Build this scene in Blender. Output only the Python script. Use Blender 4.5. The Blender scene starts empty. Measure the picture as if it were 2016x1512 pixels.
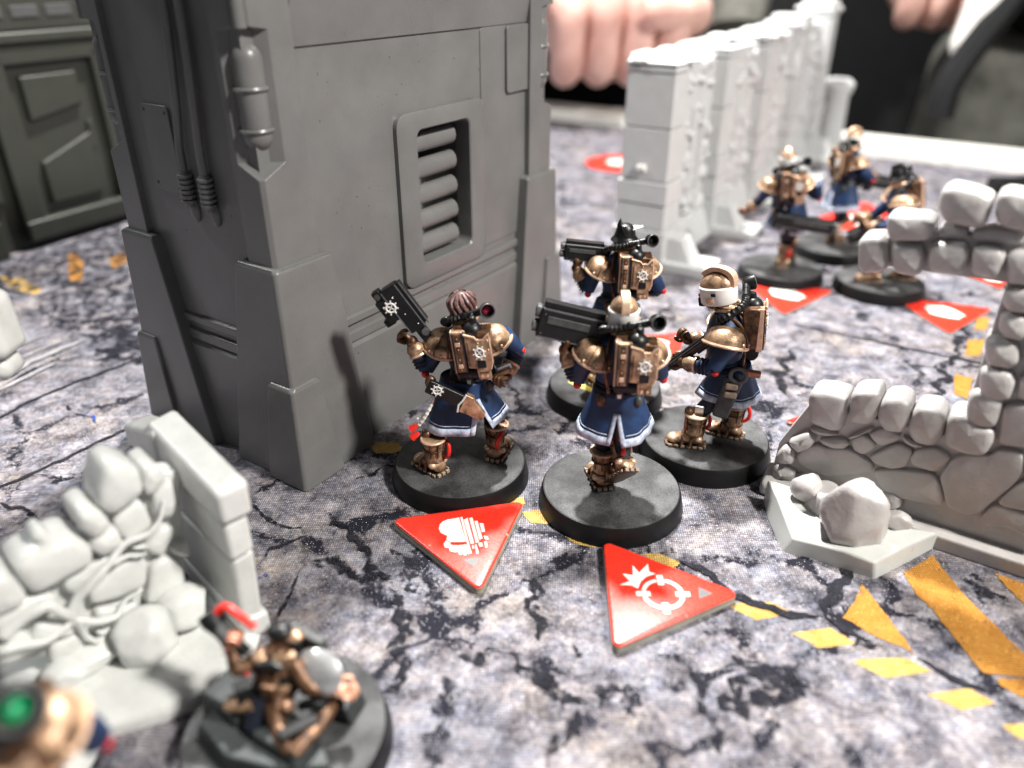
import bpy, bmesh, math, random
from mathutils import Vector, Matrix, noise
PI = math.pi
R = math.radians
S = bpy.context.scene
COL = S.collection

# ------------------------------------------------------------------ camera, light, exposure
CAM_H, PITCH, FPX = 10.0, R(28.5), 1540.0
cam = bpy.data.cameras.new('camera'); camo = bpy.data.objects.new('camera', cam); COL.objects.link(camo)
camo.location = (0, 0, CAM_H); camo.rotation_euler = (PI/2 - PITCH, 0, 0)
cam.sensor_width = 36; cam.lens = 36*FPX/2016; cam.clip_start = .1; cam.clip_end = 600
cam.dof.use_dof = True; cam.dof.focus_distance = 16.4; cam.dof.aperture_fstop = cam.lens*1e-3/.30
S.camera = camo
S.view_settings.view_transform = 'Standard'; S.view_settings.look = 'None'
S.view_settings.exposure = 0; S.view_settings.gamma = 1
w = bpy.data.worlds.new('World'); S.world = w; w.use_nodes = True
w.node_tree.nodes['Background'].inputs[0].default_value = (.9, .95, 1, 1)
w.node_tree.nodes['Background'].inputs[1].default_value = .11

def lamp(name, loc, target, size, power, col):
    l = bpy.data.lights.new(name, 'AREA'); l.shape = 'DISK'; l.size = size; l.energy = power; l.color = col
    o = bpy.data.objects.new(name, l); COL.objects.link(o); o.location = loc
    o.rotation_euler = (Vector(target)-Vector(loc)).to_track_quat('-Z', 'Y').to_euler()
    return o
lamp('ceiling_lamp_front', (32, -5, 44), (0, 15, 0), 6, 56000, (1, .96, .90))
lamp('ceiling_lamp_back', (2, 40, 50), (1, 14, 0), 3.4, 98000, (1, .98, .95))
lamp('ceiling_lamp_side', (-34, 28, 40), (0, 14, 0), 4, 9500, (.97, .99, 1))

# ------------------------------------------------------------------ photo -> place
def ray(px, py):
    dx = (px-1008)/FPX; dy = (756-py)/FPX
    return dx, math.cos(PITCH)+dy*math.sin(PITCH), -math.sin(PITCH)+dy*math.cos(PITCH)
def at(px, py, h=0):
    r = ray(px, py); t = (h-CAM_H)/r[2]
    return Vector((r[0]*t, r[1]*t, h))
def atY(px, py, Y):
    r = ray(px, py); t = Y/r[1]
    return Vector((r[0]*t, Y, CAM_H+r[2]*t))

# ------------------------------------------------------------------ materials
MATS = {}
def nd(t, typ, **kw):
    n = t.nodes.new(typ)
    for k, v in kw.items():
        if k in n.inputs: n.inputs[k].default_value = v
        else: setattr(n, k, v)
    return n
def mat(name, col, rough=.5, metal=0, var=.12, vscale=3, bump=0, bscale=30, spec=.5, coat=0, sss=0, col2=None):
    m = bpy.data.materials.new(name); m.use_nodes = True; t = m.node_tree; L = t.links.new
    b = t.nodes['Principled BSDF']
    tc = nd(t, 'ShaderNodeTexCoord')
    n = nd(t, 'ShaderNodeTexNoise', Scale=vscale, Detail=5.0, Roughness=.6); L(tc.outputs['Object'], n.inputs['Vector'])
    r = nd(t, 'ShaderNodeValToRGB'); L(n.outputs['Fac'], r.inputs[0])
    c2 = col2 or [min(1, c*(1+var)) for c in col]; c1 = [c*(1-var) for c in col]
    r.color_ramp.elements[0].position = .32; r.color_ramp.elements[1].position = .68
    r.color_ramp.elements[0].color = (*c1, 1); r.color_ramp.elements[1].color = (*c2, 1)
    L(r.outputs[0], b.inputs['Base Color'])
    b.inputs['Metallic'].default_value = metal
    b.inputs['Specular IOR Level'].default_value = spec
    b.inputs['Coat Weight'].default_value = coat; b.inputs['Coat Roughness'].default_value = .25
    if sss:
        b.inputs['Subsurface Weight'].default_value = sss; b.inputs['Subsurface Radius'].default_value = (.3, .15, .1); b.inputs['Subsurface Scale'].default_value = .3
    mr = nd(t, 'ShaderNodeMapRange'); mr.inputs[3].default_value = max(0, rough-.08); mr.inputs[4].default_value = min(1, rough+.1)
    n2 = nd(t, 'ShaderNodeTexNoise', Scale=vscale*4, Detail=4.0); L(tc.outputs['Object'], n2.inputs['Vector']); L(n2.outputs['Fac'], mr.inputs[0])
    L(mr.outputs[0], b.inputs['Roughness'])
    if bump:
        n3 = nd(t, 'ShaderNodeTexNoise', Scale=bscale, Detail=3.0); L(tc.outputs['Object'], n3.inputs['Vector'])
        bp = nd(t, 'ShaderNodeBump', Strength=bump, Distance=.02); L(n3.outputs['Fac'], bp.inputs['Height']); L(bp.outputs[0], b.inputs['Normal'])
    MATS[name] = m
    return m

mat('tower_plastic', (.146, .146, .143), .31, var=.12, vscale=.7, bump=.22, bscale=20)
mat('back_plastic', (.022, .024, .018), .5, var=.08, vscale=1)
mat('ruin_plastic', (.63, .64, .62), .30, var=.07, vscale=3, bump=.35, bscale=13)
mat('right_ruin_plastic', (.46, .44, .43), .34, var=.08, vscale=3, bump=.35, bscale=13)
mat('base_plastic', (.50, .51, .49), .3, var=.05, vscale=2, bump=.15, bscale=5)
mat('gothic_plastic', (.52, .53, .53), .45, var=.05, vscale=2)
mat('bronze', (.20, .105, .055), .38, metal=.5, var=.6, vscale=4.5, bump=.35, bscale=22, col2=(.66, .43, .27))
mat('bronze_dark', (.055, .026, .015), .4, metal=.5, var=.5, vscale=7, bump=.3, bscale=22, col2=(.22, .115, .06))
mat('bronze_light', (.75, .52, .36), .35, metal=.45, var=.2, vscale=8)
mat('copper', (.40, .17, .11), .38, metal=.4, var=.3, vscale=8)
mat('blue_cloth', (.0035, .012, .042), .5, var=.4, vscale=2.5, bump=.15, bscale=12, col2=(.009, .042, .135))
mat('blue_light', (.05, .15, .32), .5, var=.3, vscale=4)
mat('trim_paint', (.34, .42, .60), .5, var=.3, vscale=9, col2=(.66, .72, .84))
mat('navy', (.006, .009, .02), .5, var=.3)
mat('black_plastic', (.007, .0075, .008), .36, var=.3, vscale=5, spec=.35)
mat('black_edge', (.09, .095, .10), .4, var=.3, vscale=9)
mat('base_black', (.006, .006, .0065), .42, var=.2, spec=.3)
mat('red_paint', (.62, .02, .012), .35, var=.15, vscale=4)
mat('white_paint', (.80, .79, .76), .4, var=.06, vscale=6)
mat('cream_sole', (.34, .26, .19), .5, var=.25, vscale=9)
mat('hair', (.10, .045, .045), .45, var=.5, vscale=12, col2=(.22, .12, .11))
mat('face_skin', (.62, .33, .22), .5, var=.1)
mat('silver', (.62, .62, .62), .3, metal=.75, var=.1)
mat('grey_leather', (.055, .058, .058), .5, var=.4, vscale=6)
mat('slate', (.03, .036, .036), .55, var=.35, vscale=2.5, bump=.5, bscale=8)
mat('green_lens', (.0, .28, .10), .12, var=.1)
mat('red_lens', (.35, .01, .04), .12, var=.3)
mat('card_core', (.30, .29, .24), .8, var=.2)
mat('card_dark', (.045, .045, .045), .7, var=.2)
mat('token_red', (.80, .035, .018), .27, var=.10, vscale=4, bump=.12, bscale=30)
mat('token_white', (.88, .84, .78), .35, var=.03)
mat('token_grey', (.09, .10, .10), .4, var=.1)
mat('skin', (.74, .42, .35), .5, var=.12, vscale=.5, sss=.15, bump=.2, bscale=2, col2=(.86, .56, .48))
mat('black_fabric', (.006, .006, .007), .9, var=.3, vscale=.3)
mat('grey_fabric', (.17, .17, .15), .9, var=.5, vscale=.35, bump=.6, bscale=1.2)
mat('rim_white', (.78, .77, .72), .5, var=.04, vscale=.3)
mat('floor_dark', (.012, .011, .012), .8, var=.4, vscale=.05)
mat('wash_yellow', (.62, .50, .10), .6, var=.2, vscale=3)

# base top: black textured paint with scuffs
def speckled(name, lo, hi, sc):
    m = mat(name, lo, .48, var=.2, vscale=2, bump=.0); t = m.node_tree; L = t.links.new; b = t.nodes['Principled BSDF']
    tc = nd(t, 'ShaderNodeTexCoord')
    n = nd(t, 'ShaderNodeTexNoise', Scale=sc, Detail=6.0, Roughness=.75); L(tc.outputs['Object'], n.inputs['Vector'])
    n2 = nd(t, 'ShaderNodeTexNoise', Scale=1.6, Detail=3.0); L(tc.outputs['Object'], n2.inputs['Vector'])
    mx = nd(t, 'ShaderNodeMath', operation='MULTIPLY'); L(n.outputs['Fac'], mx.inputs[0]); L(n2.outputs['Fac'], mx.inputs[1])
    r = nd(t, 'ShaderNodeValToRGB'); L(mx.outputs[0], r.inputs[0])
    r.color_ramp.elements[0].position = .19; r.color_ramp.elements[1].position = .36
    r.color_ramp.elements[0].color = (*lo, 1); r.color_ramp.elements[1].color = (*hi, 1)
    L(r.outputs[0], b.inputs['Base Color'])
    bp = nd(t, 'ShaderNodeBump', Strength=.8, Distance=.02); L(n.outputs['Fac'], bp.inputs['Height']); L(bp.outputs[0], b.inputs['Normal'])
    return m
speckled('base_top', (.016, .017, .018), (.10, .102, .105), 40)

def weave(t, tc):
    """woven neoprene cloth: two crossed fine waves, broken by noise"""
    L = t.links.new
    mp = nd(t, 'ShaderNodeMapping'); mp.inputs['Rotation'].default_value = (0, 0, R(3)); L(tc, mp.inputs['Vector'])
    a = nd(t, 'ShaderNodeTexWave', Scale=7.2, Distortion=.6, Detail=1.0); a.bands_direction = 'X'; L(mp.outputs[0], a.inputs['Vector'])
    b = nd(t, 'ShaderNodeTexWave', Scale=5.6, Distortion=.6, Detail=1.0); b.bands_direction = 'Y'; L(mp.outputs[0], b.inputs['Vector'])
    mu = nd(t, 'ShaderNodeMath', operation='MULTIPLY'); L(a.outputs['Fac'], mu.inputs[0]); L(b.outputs['Fac'], mu.inputs[1])
    return mu.outputs[0]

def print_mat(name, kind, cols=None, cut=.40, csc=4.0):
    """the mat's printed cloth; kind 'ground' is the mottled stone print, else one ink colour with worn edges"""
    m = bpy.data.materials.new(name); m.use_nodes = True; t = m.node_tree; L = t.links.new; b = t.nodes['Principled BSDF']
    geo = nd(t, 'ShaderNodeNewGeometry'); P = geo.outputs['Position']
    wv = weave(t, P)
    def noi(sc, det, ro, off, dist=0.):
        mp = nd(t, 'ShaderNodeMapping'); mp.inputs['Location'].default_value = (off, off*1.7, 0); L(P, mp.inputs['Vector'])
        n = nd(t, 'ShaderNodeTexNoise', Scale=sc, Detail=det, Roughness=ro, Distortion=dist); L(mp.outputs[0], n.inputs['Vector']); return n.outputs['Fac']
    def ramp(f, st):
        r = nd(t, 'ShaderNodeValToRGB'); L(f, r.inputs[0]); e = r.color_ramp.elements
        while len(e) < len(st): e.new(.5)
        for i, (p, c) in enumerate(st): e[i].position = p; e[i].color = (*c, 1)
        return r.outputs[0]
    def mix(f, a, c, mode='MIX', fac=None):
        x = nd(t, 'ShaderNodeMix'); x.data_type = 'RGBA'; x.blend_type = mode
        if f is not None: L(f, x.inputs[0])
        else: x.inputs[0].default_value = fac
        for s, i in ((a, 6), (c, 7)):
            if isinstance(s, tuple): x.inputs[i].default_value = (*s, 1)
            else: L(s, x.inputs[i])
        return x.outputs[2]
    def step(f, lo, hi):
        r = nd(t, 'ShaderNodeMapRange'); r.inputs[1].default_value = lo; r.inputs[2].default_value = hi; L(f, r.inputs[0]); return r.outputs[0]
    if kind == 'ground':
        c = ramp(noi(1.5, 14., .80, 3, .15), [(.33, (.030, .030, .040)), (.42, (.125, .121, .134)), (.50, (.285, .274, .284)), (.57, (.44, .425, .428)), (.66, (.68, .66, .62))])
        fine = ramp(noi(9, 6., .8, 55), [(.36, (.42, .41, .46)), (.5, (1, 1, 1)), (.66, (1.25, 1.22, 1.2))]); c = mix(None, c, fine, 'MULTIPLY', .85)
        hue = ramp(noi(2.6, 6., .7, 61), [(.38, (.88, .93, 1.06)), (.5, (1, 1, 1)), (.62, (1.06, .99, .95))]); c = mix(None, c, hue, 'MULTIPLY', .8)
        warm = ramp(noi(.45, 4., .6, 21), [(.35, (.88, .92, 1.0)), (.55, (1, .98, .99)), (.72, (1.08, 1.0, .86))])
        c = mix(None, c, warm, 'MULTIPLY', 1.0)
        c = mix(step(noi(.9, 12., .78, 40, .3), .60, .66), c, (.028, .028, .042))      # dark blotches of the print
        c = mix(step(noi(5., 6., .75, 9), .60, .72), c, (.62, .60, .58))
        c = mix(step(noi(3.0, 9., .8, 77), .60, .68), c, (.045, .045, .065))
        dn = nd(t, 'ShaderNodeTexNoise', Scale=1.1, Detail=8.0, Roughness=.7); L(P, dn.inputs['Vector'])
        va = nd(t, 'ShaderNodeVectorMath', operation='MULTIPLY_ADD'); L(dn.outputs['Color'], va.inputs[0]); va.inputs[1].default_value = (1.7, 1.7, 0); L(P, va.inputs[2])
        vo = nd(t, 'ShaderNodeTexVoronoi', Scale=.29); vo.feature = 'DISTANCE_TO_EDGE'; L(va.outputs[0], vo.inputs['Vector'])
        wd = nd(t, 'ShaderNodeMath', operation='MULTIPLY_ADD'); L(noi(1.1, 4., .6, 33), wd.inputs[0]); wd.inputs[1].default_value = -.20; wd.inputs[2].default_value = .099
        su = nd(t, 'ShaderNodeMath', operation='ADD'); L(vo.outputs['Distance'], su.inputs[0]); L(wd.outputs[0], su.inputs[1])
        c = mix(step(su.outputs[0], .022, .004), c, (.022, .022, .033))
        al = None
    else:
        c = ramp(noi(3, 6., .7, 5), [(.35, cols[0]), (.65, cols[1])])
        c = mix(step(noi(8, 4., .8, 3), .62, .78), c, tuple(x*.35 for x in cols[0]))
        al = step(noi(csc, 7., .75, 13), cut-.03, cut+.03)
    # thread pattern: bright top of each stitch, ink in the valleys
    c = mix(step(wv, .0, .8), mix(None, c, (.40, .39, .42), 'MULTIPLY', 1.), c)
    sp = nd(t, 'ShaderNodeTexVoronoi', Scale=17.0); L(P, sp.inputs['Vector'])
    c = mix(step(sp.outputs['Distance'], .20, .05), c, (.70, .70, .74) if kind == 'ground' else tuple(min(1, x*1.5+.1) for x in cols[1]))
    L(c, b.inputs['Base Color']); b.inputs['Roughness'].default_value = .85; b.inputs['Specular IOR Level'].default_value = .12
    bp = nd(t, 'ShaderNodeBump', Strength=.5, Distance=.02); L(wv, bp.inputs['Height']); L(bp.outputs[0], b.inputs['Normal'])
    if al is not None: L(al, b.inputs['Alpha'])
    MATS[name] = m
print_mat('mat_ground', 'ground')
print_mat('ink_dark', 'ink', [(.010, .010, .016), (.035, .035, .045)], .46, 7.0)
print_mat('ink_line', 'ink', [(.014, .014, .020), (.04, .04, .05)], .30, 7.0)
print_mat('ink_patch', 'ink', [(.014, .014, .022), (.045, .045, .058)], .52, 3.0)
print_mat('ink_yellow', 'ink', [(.64, .39, .09), (.80, .55, .19)], .36, 5.0)
print_mat('ink_orange', 'ink', [(.55, .24, .04), (.70, .34, .07)], .38, 5.0)
print_mat('ink_pale', 'ink', [(.45, .45, .46), (.65, .64, .62)], .34)
print_mat('ink_blue', 'ink', [(.02, .06, .35), (.05, .12, .5)], .42)

# ------------------------------------------------------------------ mesh builder
class MB:
    def __init__(s, M=None): s.v = []; s.f = []; s.M = M or Matrix()
    def add(s, vs, fs, M=None):
        k = len(s.v); M = s.M @ M if M else s.M
        s.v += [M @ Vector(p) for p in vs]; s.f += [tuple(i+k for i in f) for f in fs]; return s
    def box(s, c, d, rot=None, top=(1, 1)):
        x, y, z = [a/2 for a in d]
        vs = [(-x, -y, -z), (x, -y, -z), (x, y, -z), (-x, y, -z), (-x*top[0], -y*top[1], z), (x*top[0], -y*top[1], z), (x*top[0], y*top[1], z), (-x*top[0], y*top[1], z)]
        return s.add(vs, [(3, 2, 1, 0), (4, 5, 6, 7), (0, 1, 5, 4), (1, 2, 6, 5), (2, 3, 7, 6), (3, 0, 4, 7)], Matrix.Translation(c) @ (rot.to_4x4() if rot else Matrix()))
    def loft(s, rings, caps=True, M=None, closed=True):
        n = len(rings[0]); vs = [p for r in rings for p in r]; fs = []
        m = n if closed else n-1
        for i in range(len(rings)-1):
            for j in range(m):
                a = i*n+j; b = i*n+(j+1) % n
                fs.append((a, b, b+n, a+n))
        if caps:
            fs.append(tuple(range(n))[::-1]); fs.append(tuple(range((len(rings)-1)*n, len(rings)*n)))
        return s.add(vs, fs, M)
    def prism(s, poly, z0, z1, M=None, inset=0):
        a = sum((poly[i][0]*poly[(i+1) % len(poly)][1]-poly[(i+1) % len(poly)][0]*poly[i][1]) for i in range(len(poly)))
        if a < 0: poly = poly[::-1]
        r = [[(p[0], p[1], z0) for p in poly], [(p[0], p[1], z1) for p in poly]]
        return s.loft(r, True, M)
    def tube(s, pts, r, n=8, closed=False, caps=True, sq=1.0):
        pts = [Vector(p) for p in pts]; k = len(pts)
        rs = [r]*k if isinstance(r, (int, float)) else r
        rings = []; up = None
        for i, p in enumerate(pts):
            if closed: t = pts[(i+1) % k]-pts[i-1]
            else: t = (pts[min(i+1, k-1)]-pts[max(i-1, 0)])
            t.normalize()
            if up is None: up = Vector((0, 0, 1)) if abs(t.z) < .9 else Vector((1, 0, 0))
            x = t.cross(up); 
            if x.length < 1e-4: x = t.orthogonal()
            x.normalize(); y = x.cross(t); up = y
            rings.append([p+(x*math.cos(a)+y*math.sin(a)*sq)*rs[i] for a in [2*PI*j/n for j in range(n)]])
        if closed: rings.append(rings[0]); return s.loft(rings, False)
        return s.loft(rings, caps)
    def ell(s, c, r, seg=14, rings=9, lo=-PI/2, hi=PI/2, rot=None, caps=True):
        rr = []
        for i in range(rings+1):
            a = lo+(hi-lo)*i/rings; a = max(-PI/2+.02, min(PI/2-.02, a))
            rr.append([(r[0]*math.cos(a)*math.cos(t), r[1]*math.cos(a)*math.sin(t), r[2]*math.sin(a)) for t in [2*PI*j/seg for j in range(seg)]])
        return s.loft(rr, caps, Matrix.Translation(c) @ (rot.to_4x4() if rot else Matrix()))
    def lathe(s, prof, n=32, M=None, caps=True):
        return s.loft([[(r*math.cos(2*PI*j/n), r*math.sin(2*PI*j/n), z) for j in range(n)] for r, z in prof], caps, M)
    def ring(s, c, rad, r, axis='Z', n=20, m=6, rot=None, sx=1, sy=1):
        pts = []
        for j in range(n):
            a = 2*PI*j/n; p = Vector((rad*sx*math.cos(a), rad*sy*math.sin(a), 0))
            if axis == 'X': p = Vector((0, p.x, p.y))
            if axis == 'Y': p = Vector((p.x, 0, p.y))
            if rot: p = rot @ p
            pts.append(Vector(c)+p)
        return s.tube(pts, r, m, closed=True)
    def build(s, name, m, parent=None, bevel=0, seg=2, smooth=True, ang=40, kind=None, sub=0, solid=0):
        me = bpy.data.meshes.new(name); me.from_pydata([tuple(p) for p in s.v], [], s.f); me.validate(); me.update()
        bm = bmesh.new(); bm.from_mesh(me); bmesh.ops.remove_doubles(bm, verts=bm.verts, dist=1e-5)
        bmesh.ops.recalc_face_normals(bm, faces=bm.faces); bm.to_mesh(me); bm.free()
        if smooth:
            for p in me.polygons: p.use_smooth = True
            me.set_sharp_from_angle(angle=R(ang))
        me.materials.append(MATS[m])
        o = bpy.data.objects.new(name, me); COL.objects.link(o)
        if parent: o.parent = parent
        if solid:
            q = o.modifiers.new('solid', 'SOLIDIFY'); q.thickness = solid; q.offset = 0
        if bevel:
            q = o.modifiers.new('bevel', 'BEVEL'); q.width = bevel; q.segments = seg; q.limit_method = 'ANGLE'; q.angle_limit = R(30)
            q.harden_normals = True
        if sub:
            q = o.modifiers.new('sub', 'SUBSURF'); q.levels = sub; q.render_levels = sub
        if kind: o['kind'] = kind
        return o
def thing(name, label, cat, loc=(0, 0, 0), rz=0, group=None):
    o = bpy.data.objects.new(name, None); o.empty_display_size = .3; COL.objects.link(o)
    o.location = loc; o.rotation_euler = (0, 0, rz); o['label'] = label; o['category'] = cat
    if group: o['group'] = group
    return o
def tag(o, label, cat, group=None):
    o['label'] = label; o['category'] = cat
    if group: o['group'] = group
    return o
def chaikin(p, k=2):
    for kk in range(k):
        q = []; f = (.16, .25)[kk > 0]
        for i in range(len(p)):
            a = Vector(p[i]); b = Vector(p[(i+1) % len(p)]); q += [tuple(a*(1-f)+b*f), tuple(a*f+b*(1-f))]
        p = q
    return p

# ================================================================== SETTING
FW = at(1690, 255).xy
# table rim line along far side (from the photo)
ra, rb_ = at(1125, 240).xy, at(2016, 342).xy
rd = (rb_-ra).normalized(); rn = Vector((-rd.y, rd.x))
def rimpt(t, o, z): q = ra+rd*t+rn*o; return (q.x, q.y, z)
g = MB(); A = rimpt(-90, 0, 0); B = rimpt(60, 0, 0)
g.add([A, B, (B[0]+10, -25, 0), (-60, -25, 0)], [(0, 1, 2, 3)][:1])
gnd = g.build('game_mat', 'mat_ground', smooth=False); gnd['kind'] = 'structure'
tb = thing('table', 'table under the printed mat with a pale white rim board along its far edge', 'table', (0, 0, 0))
m_ = MB(); pts = [rimpt(-90, .02, 0), rimpt(60, .02, 0), rimpt(60, 3.1, 0), rimpt(-90, 3.1, 0)]
m_.loft([[(p[0], p[1], -2.5) for p in pts], [(p[0], p[1], .7) for p in pts]]); m_.build('rim_board', 'rim_white', tb, bevel=.15)
m_ = MB(); pts = [rimpt(-90, 2.9, 0), rimpt(60, 2.9, 0), (B[0]+10, -25, 0), (-60, -25, 0)]
m_.loft([[(p[0], p[1], -2.4) for p in pts], [(p[0], p[1], -.05) for p in pts]]); m_.build('table_top', 'card_dark', tb)
m_ = MB().add([(-300, -100, -72), (300, -100, -72), (300, 300, -72), (-300, 300, -72)], [(0, 1, 2, 3)]); o = m_.build('floor', 'floor_dark'); o['kind'] = 'structure'
m_ = MB().add([(-300, 160, -72), (300, 160, -72), (300, 160, 200), (-300, 160, 200)], [(0, 1, 2, 3)]); o = m_.build('wall', 'floor_dark'); o['kind'] = 'structure'

# printed markings on the mat: flat ink sheets with worn edges
_z = [.003]
def ink(name, polys, m, kind='part'):
    _z[0] += .0007; mb = MB()
    for p in polys: mb.add([tuple(at(x, y, _z[0])) for x, y in p], [tuple(range(len(p)))])
    return mb.build(name, m, gnd, smooth=False)
def z8(p): return [(1400+x/3.273, 1060+y/3.273) for x, y in p]
def rough(poly, k=6, amp=2.2, seed=0):
    rnd = random.Random(seed); q = []
    for i in range(len(poly)):
        a = poly[i]; b = poly[(i+1) % len(poly)]
        for j in range(k):
            t = j/k; q.append((a[0]+(b[0]-a[0])*t+rnd.uniform(-amp, amp), a[1]+(b[1]-a[1])*t+rnd.uniform(-amp, amp)*.6))
    return q
YEL = [z8([(120, 440), (195, 410), (385, 408), (545, 485), (290, 525)]), z8([(515, 610), (770, 575), (940, 680), (690, 708), (620, 660)]),
       z8([(920, 800), (960, 775), (1250, 768), (1415, 855), (1130, 900)]), z8([(1385, 1005), (1660, 965), (1830, 1060), (1610, 1108), (1430, 1020)]),
       z8([(1870, 1205), (2050, 1190), (2160, 1270), (1990, 1290)]),
       [(1262, 1088), (1300, 1090), (1340, 1108), (1325, 1118), (1290, 1112)], [(1108, 1050), (1150, 1058), (1190, 1068), (1170, 1078), (1130, 1070)],
       [(1028, 1008), (1060, 1004), (1090, 1018), (1078, 1032), (1042, 1028)], [(730, 880), (745, 870), (785, 872), (792, 884), (775, 892), (740, 892)],
       [(995, 985), (1030, 978), (1035, 992), (1010, 998)], [(0, 545), (45, 548), (60, 560), (20, 566)], [(28, 570), (60, 560), (85, 568), (70, 580)], [(2150, 1450), (2250, 1440), (2300, 1470), (2200, 1490)]]
for i, p in enumerate(YEL): ink('printed_dash', [rough(p, 6, 1.4, i)], 'ink_yellow')
ORA = [z8([(970, 290), (1000, 330), (1120, 480), (1245, 640), (1310, 745), (1240, 700), (1100, 650), (850, 510), (930, 400)]),
       z8([(1240, 220), (1430, 110), (1500, 200), (1640, 370), (2016, 740), (2150, 900), (1760, 870), (1600, 680), (1420, 450), (1330, 370)]),
       z8([(1830, 225), (2016, 290), (2300, 420), (2200, 520), (2016, 420), (1900, 310)]), z8([(1840, 900), (2250, 910), (2300, 1060), (2016, 1030), (1870, 950)]),
       [(135, 500), (150, 495), (165, 520), (160, 555), (135, 552)], [(215, 512), (240, 495), (252, 512), (225, 530)],
       [(1880, 735), (1915, 745), (1905, 785), (1878, 775)], [(1905, 670), (1940, 668), (1930, 700), (1900, 700)], [(1925, 625), (1950, 625), (1940, 650), (1918, 648)]]
for i, p in enumerate(ORA): ink('printed_hazard_stripe', [rough(p, 8, 1.6, i+40)], 'ink_orange')

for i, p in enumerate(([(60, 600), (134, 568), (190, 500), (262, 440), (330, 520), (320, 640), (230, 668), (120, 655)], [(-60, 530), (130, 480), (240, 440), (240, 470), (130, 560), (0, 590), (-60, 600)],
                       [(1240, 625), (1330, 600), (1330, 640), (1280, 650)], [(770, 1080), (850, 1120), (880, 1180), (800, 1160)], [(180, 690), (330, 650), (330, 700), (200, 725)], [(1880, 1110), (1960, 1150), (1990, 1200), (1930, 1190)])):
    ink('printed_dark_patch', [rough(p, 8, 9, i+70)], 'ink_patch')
def ribbon(pts, w, seed, m='ink_dark', name='printed_crack', jag=.5):
    """a crack drawn on the mat: polyline with wandering, uneven width"""
    rnd = random.Random(seed); P = [at(*p).xy for p in pts]; Q = []
    for a, b in zip(P, P[1:]):
        n = max(2, int((b-a).length/.05))
        for j in range(n): Q.append(a.lerp(b, j/n))
    Q.append(P[-1]); L_ = []; Rr = []; k = len(Q)
    for i, q in enumerate(Q):
        t = (Q[min(i+1, k-1)]-Q[max(i-1, 0)]).normalized(); nn = Vector((-t.y, t.x))
        nz = lambda f, o_: noise.noise(Vector((q.x*f+seed*7, q.y*f, o_)))
        q = q+nn*(nz(2.2, 0)*.28+nz(7, 5)*.09)*min(1, w*7)*(jag*2)
        e = min(1, (min(i, k-1-i)+.4)/8); ww = w*e*max(.12, 1.1+(nz(3, 9)*2.2+nz(9, 2)*1.2)*jag*1.3)
        L_.append(q+nn*ww*.5); Rr.append(q-nn*ww*.5)
    _z[0] += .0006; z = _z[0]; mb = MB()
    mb.add([(p.x, p.y, z) for p in L_]+[(p.x, p.y, z) for p in Rr], [(i, i+1, k+i+1, k+i) for i in range(k-1)])
    return mb.build(name, m, gnd, smooth=False)
CR = [([(-60, 985), (60, 935), (137, 899), (219, 860), (300, 823), (370, 795)], .09), ([(-50, 850), (0, 826), (52, 793), (106, 772), (182, 741), (265, 711), (330, 690)], .10),
      ([(60, 590), (134, 565), (182, 556), (252, 531), (330, 505)], .14), ([(120, 792), (150, 815), (190, 828)], .05), ([(-30, 1000), (40, 1000), (80, 1030), (120, 1045)], .10),
      ([(470, 985), (515, 1015), (560, 1035), (600, 1045)], .06), ([(505, 1115), (530, 1085), (575, 1065), (620, 1050)], .07), ([(1330, 1105), (1400, 1130), (1445, 1172), (1500, 1195), (1560, 1212), (1618, 1215)], .15),
      ([(1618, 1215), (1640, 1170), (1675, 1115), (1700, 1080)], .20), ([(1618, 1215), (1650, 1240), (1720, 1265)], .15), ([(1680, 1280), (1740, 1275)], .2), ([(1800, 1300), (1850, 1325), (1900, 1345), (1955, 1365)], .12),
      ([(1040, 1130), (1058, 1170), (1052, 1210), (1068, 1262)], .20), ([(890, 1296), (930, 1300), (960, 1288), (985, 1278)], .22), ([(1015, 1296), (1045, 1320), (1080, 1350), (1115, 1372), (1150, 1400)], .20),
      ([(1150, 1395), (1135, 1430), (1105, 1480), (1090, 1520)], .22), ([(1150, 1395), (1190, 1385), (1215, 1350)], .10), ([(765, 1160), (790, 1200), (800, 1250), (785, 1300), (795, 1340), (750, 1370)], .20),
      ([(1440, 1290), (1500, 1330), (1530, 1360), (1470, 1390)], .35), ([(1480, 1330), (1450, 1380), (1475, 1420)], .3), ([(1120, 1280), (1145, 1290), (1130, 1300)], .14),
      ([(1905, 640), (1880, 690), (1850, 760), (1830, 800)], .22), ([(1560, 640), (1700, 668), (1850, 700), (2050, 740)], .07), ([(700, 950), (740, 930), (790, 915), (830, 905)], .1),
      ([(640, 1010), (690, 1050), (740, 1110), (770, 1160)], .12), ([(1110, 255), (1220, 262), (1330, 290)], .3), ([(1105, 395), (1165, 400), (1230, 420)], .15), ([(1560, 690), (1530, 740), (1550, 780)], .2),
      ([(500, 1380), (560, 1190), (600, 1120)], .05), ([(1290, 1290), (1330, 1300), (1380, 1350), (1400, 1420), (1450, 1520)], .12), ([(620, 1100), (680, 1130), (770, 1150)], .16)]
for i, (p, ww) in enumerate(CR):
    if i in (0, 1, 2, 7, 8, 9, 11, 22): ribbon(p, ww, i+3, 'ink_line', 'printed_joint', .22)
    else: ribbon(p, ww, i+3)
for i, (p, ww) in enumerate([([(-10, 752), (60, 715), (140, 680), (175, 668)], .16), ([(-10, 775), (60, 740), (120, 712)], .12), ([(10, 720), (80, 690), (130, 672)], .1), ([(0, 695), (60, 672), (110, 655)], .08), ([(0, 762), (60, 728), (150, 690)], .05)]):
    ribbon(p, ww, 90+i, 'ink_pale', 'printed_line', .15)
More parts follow.
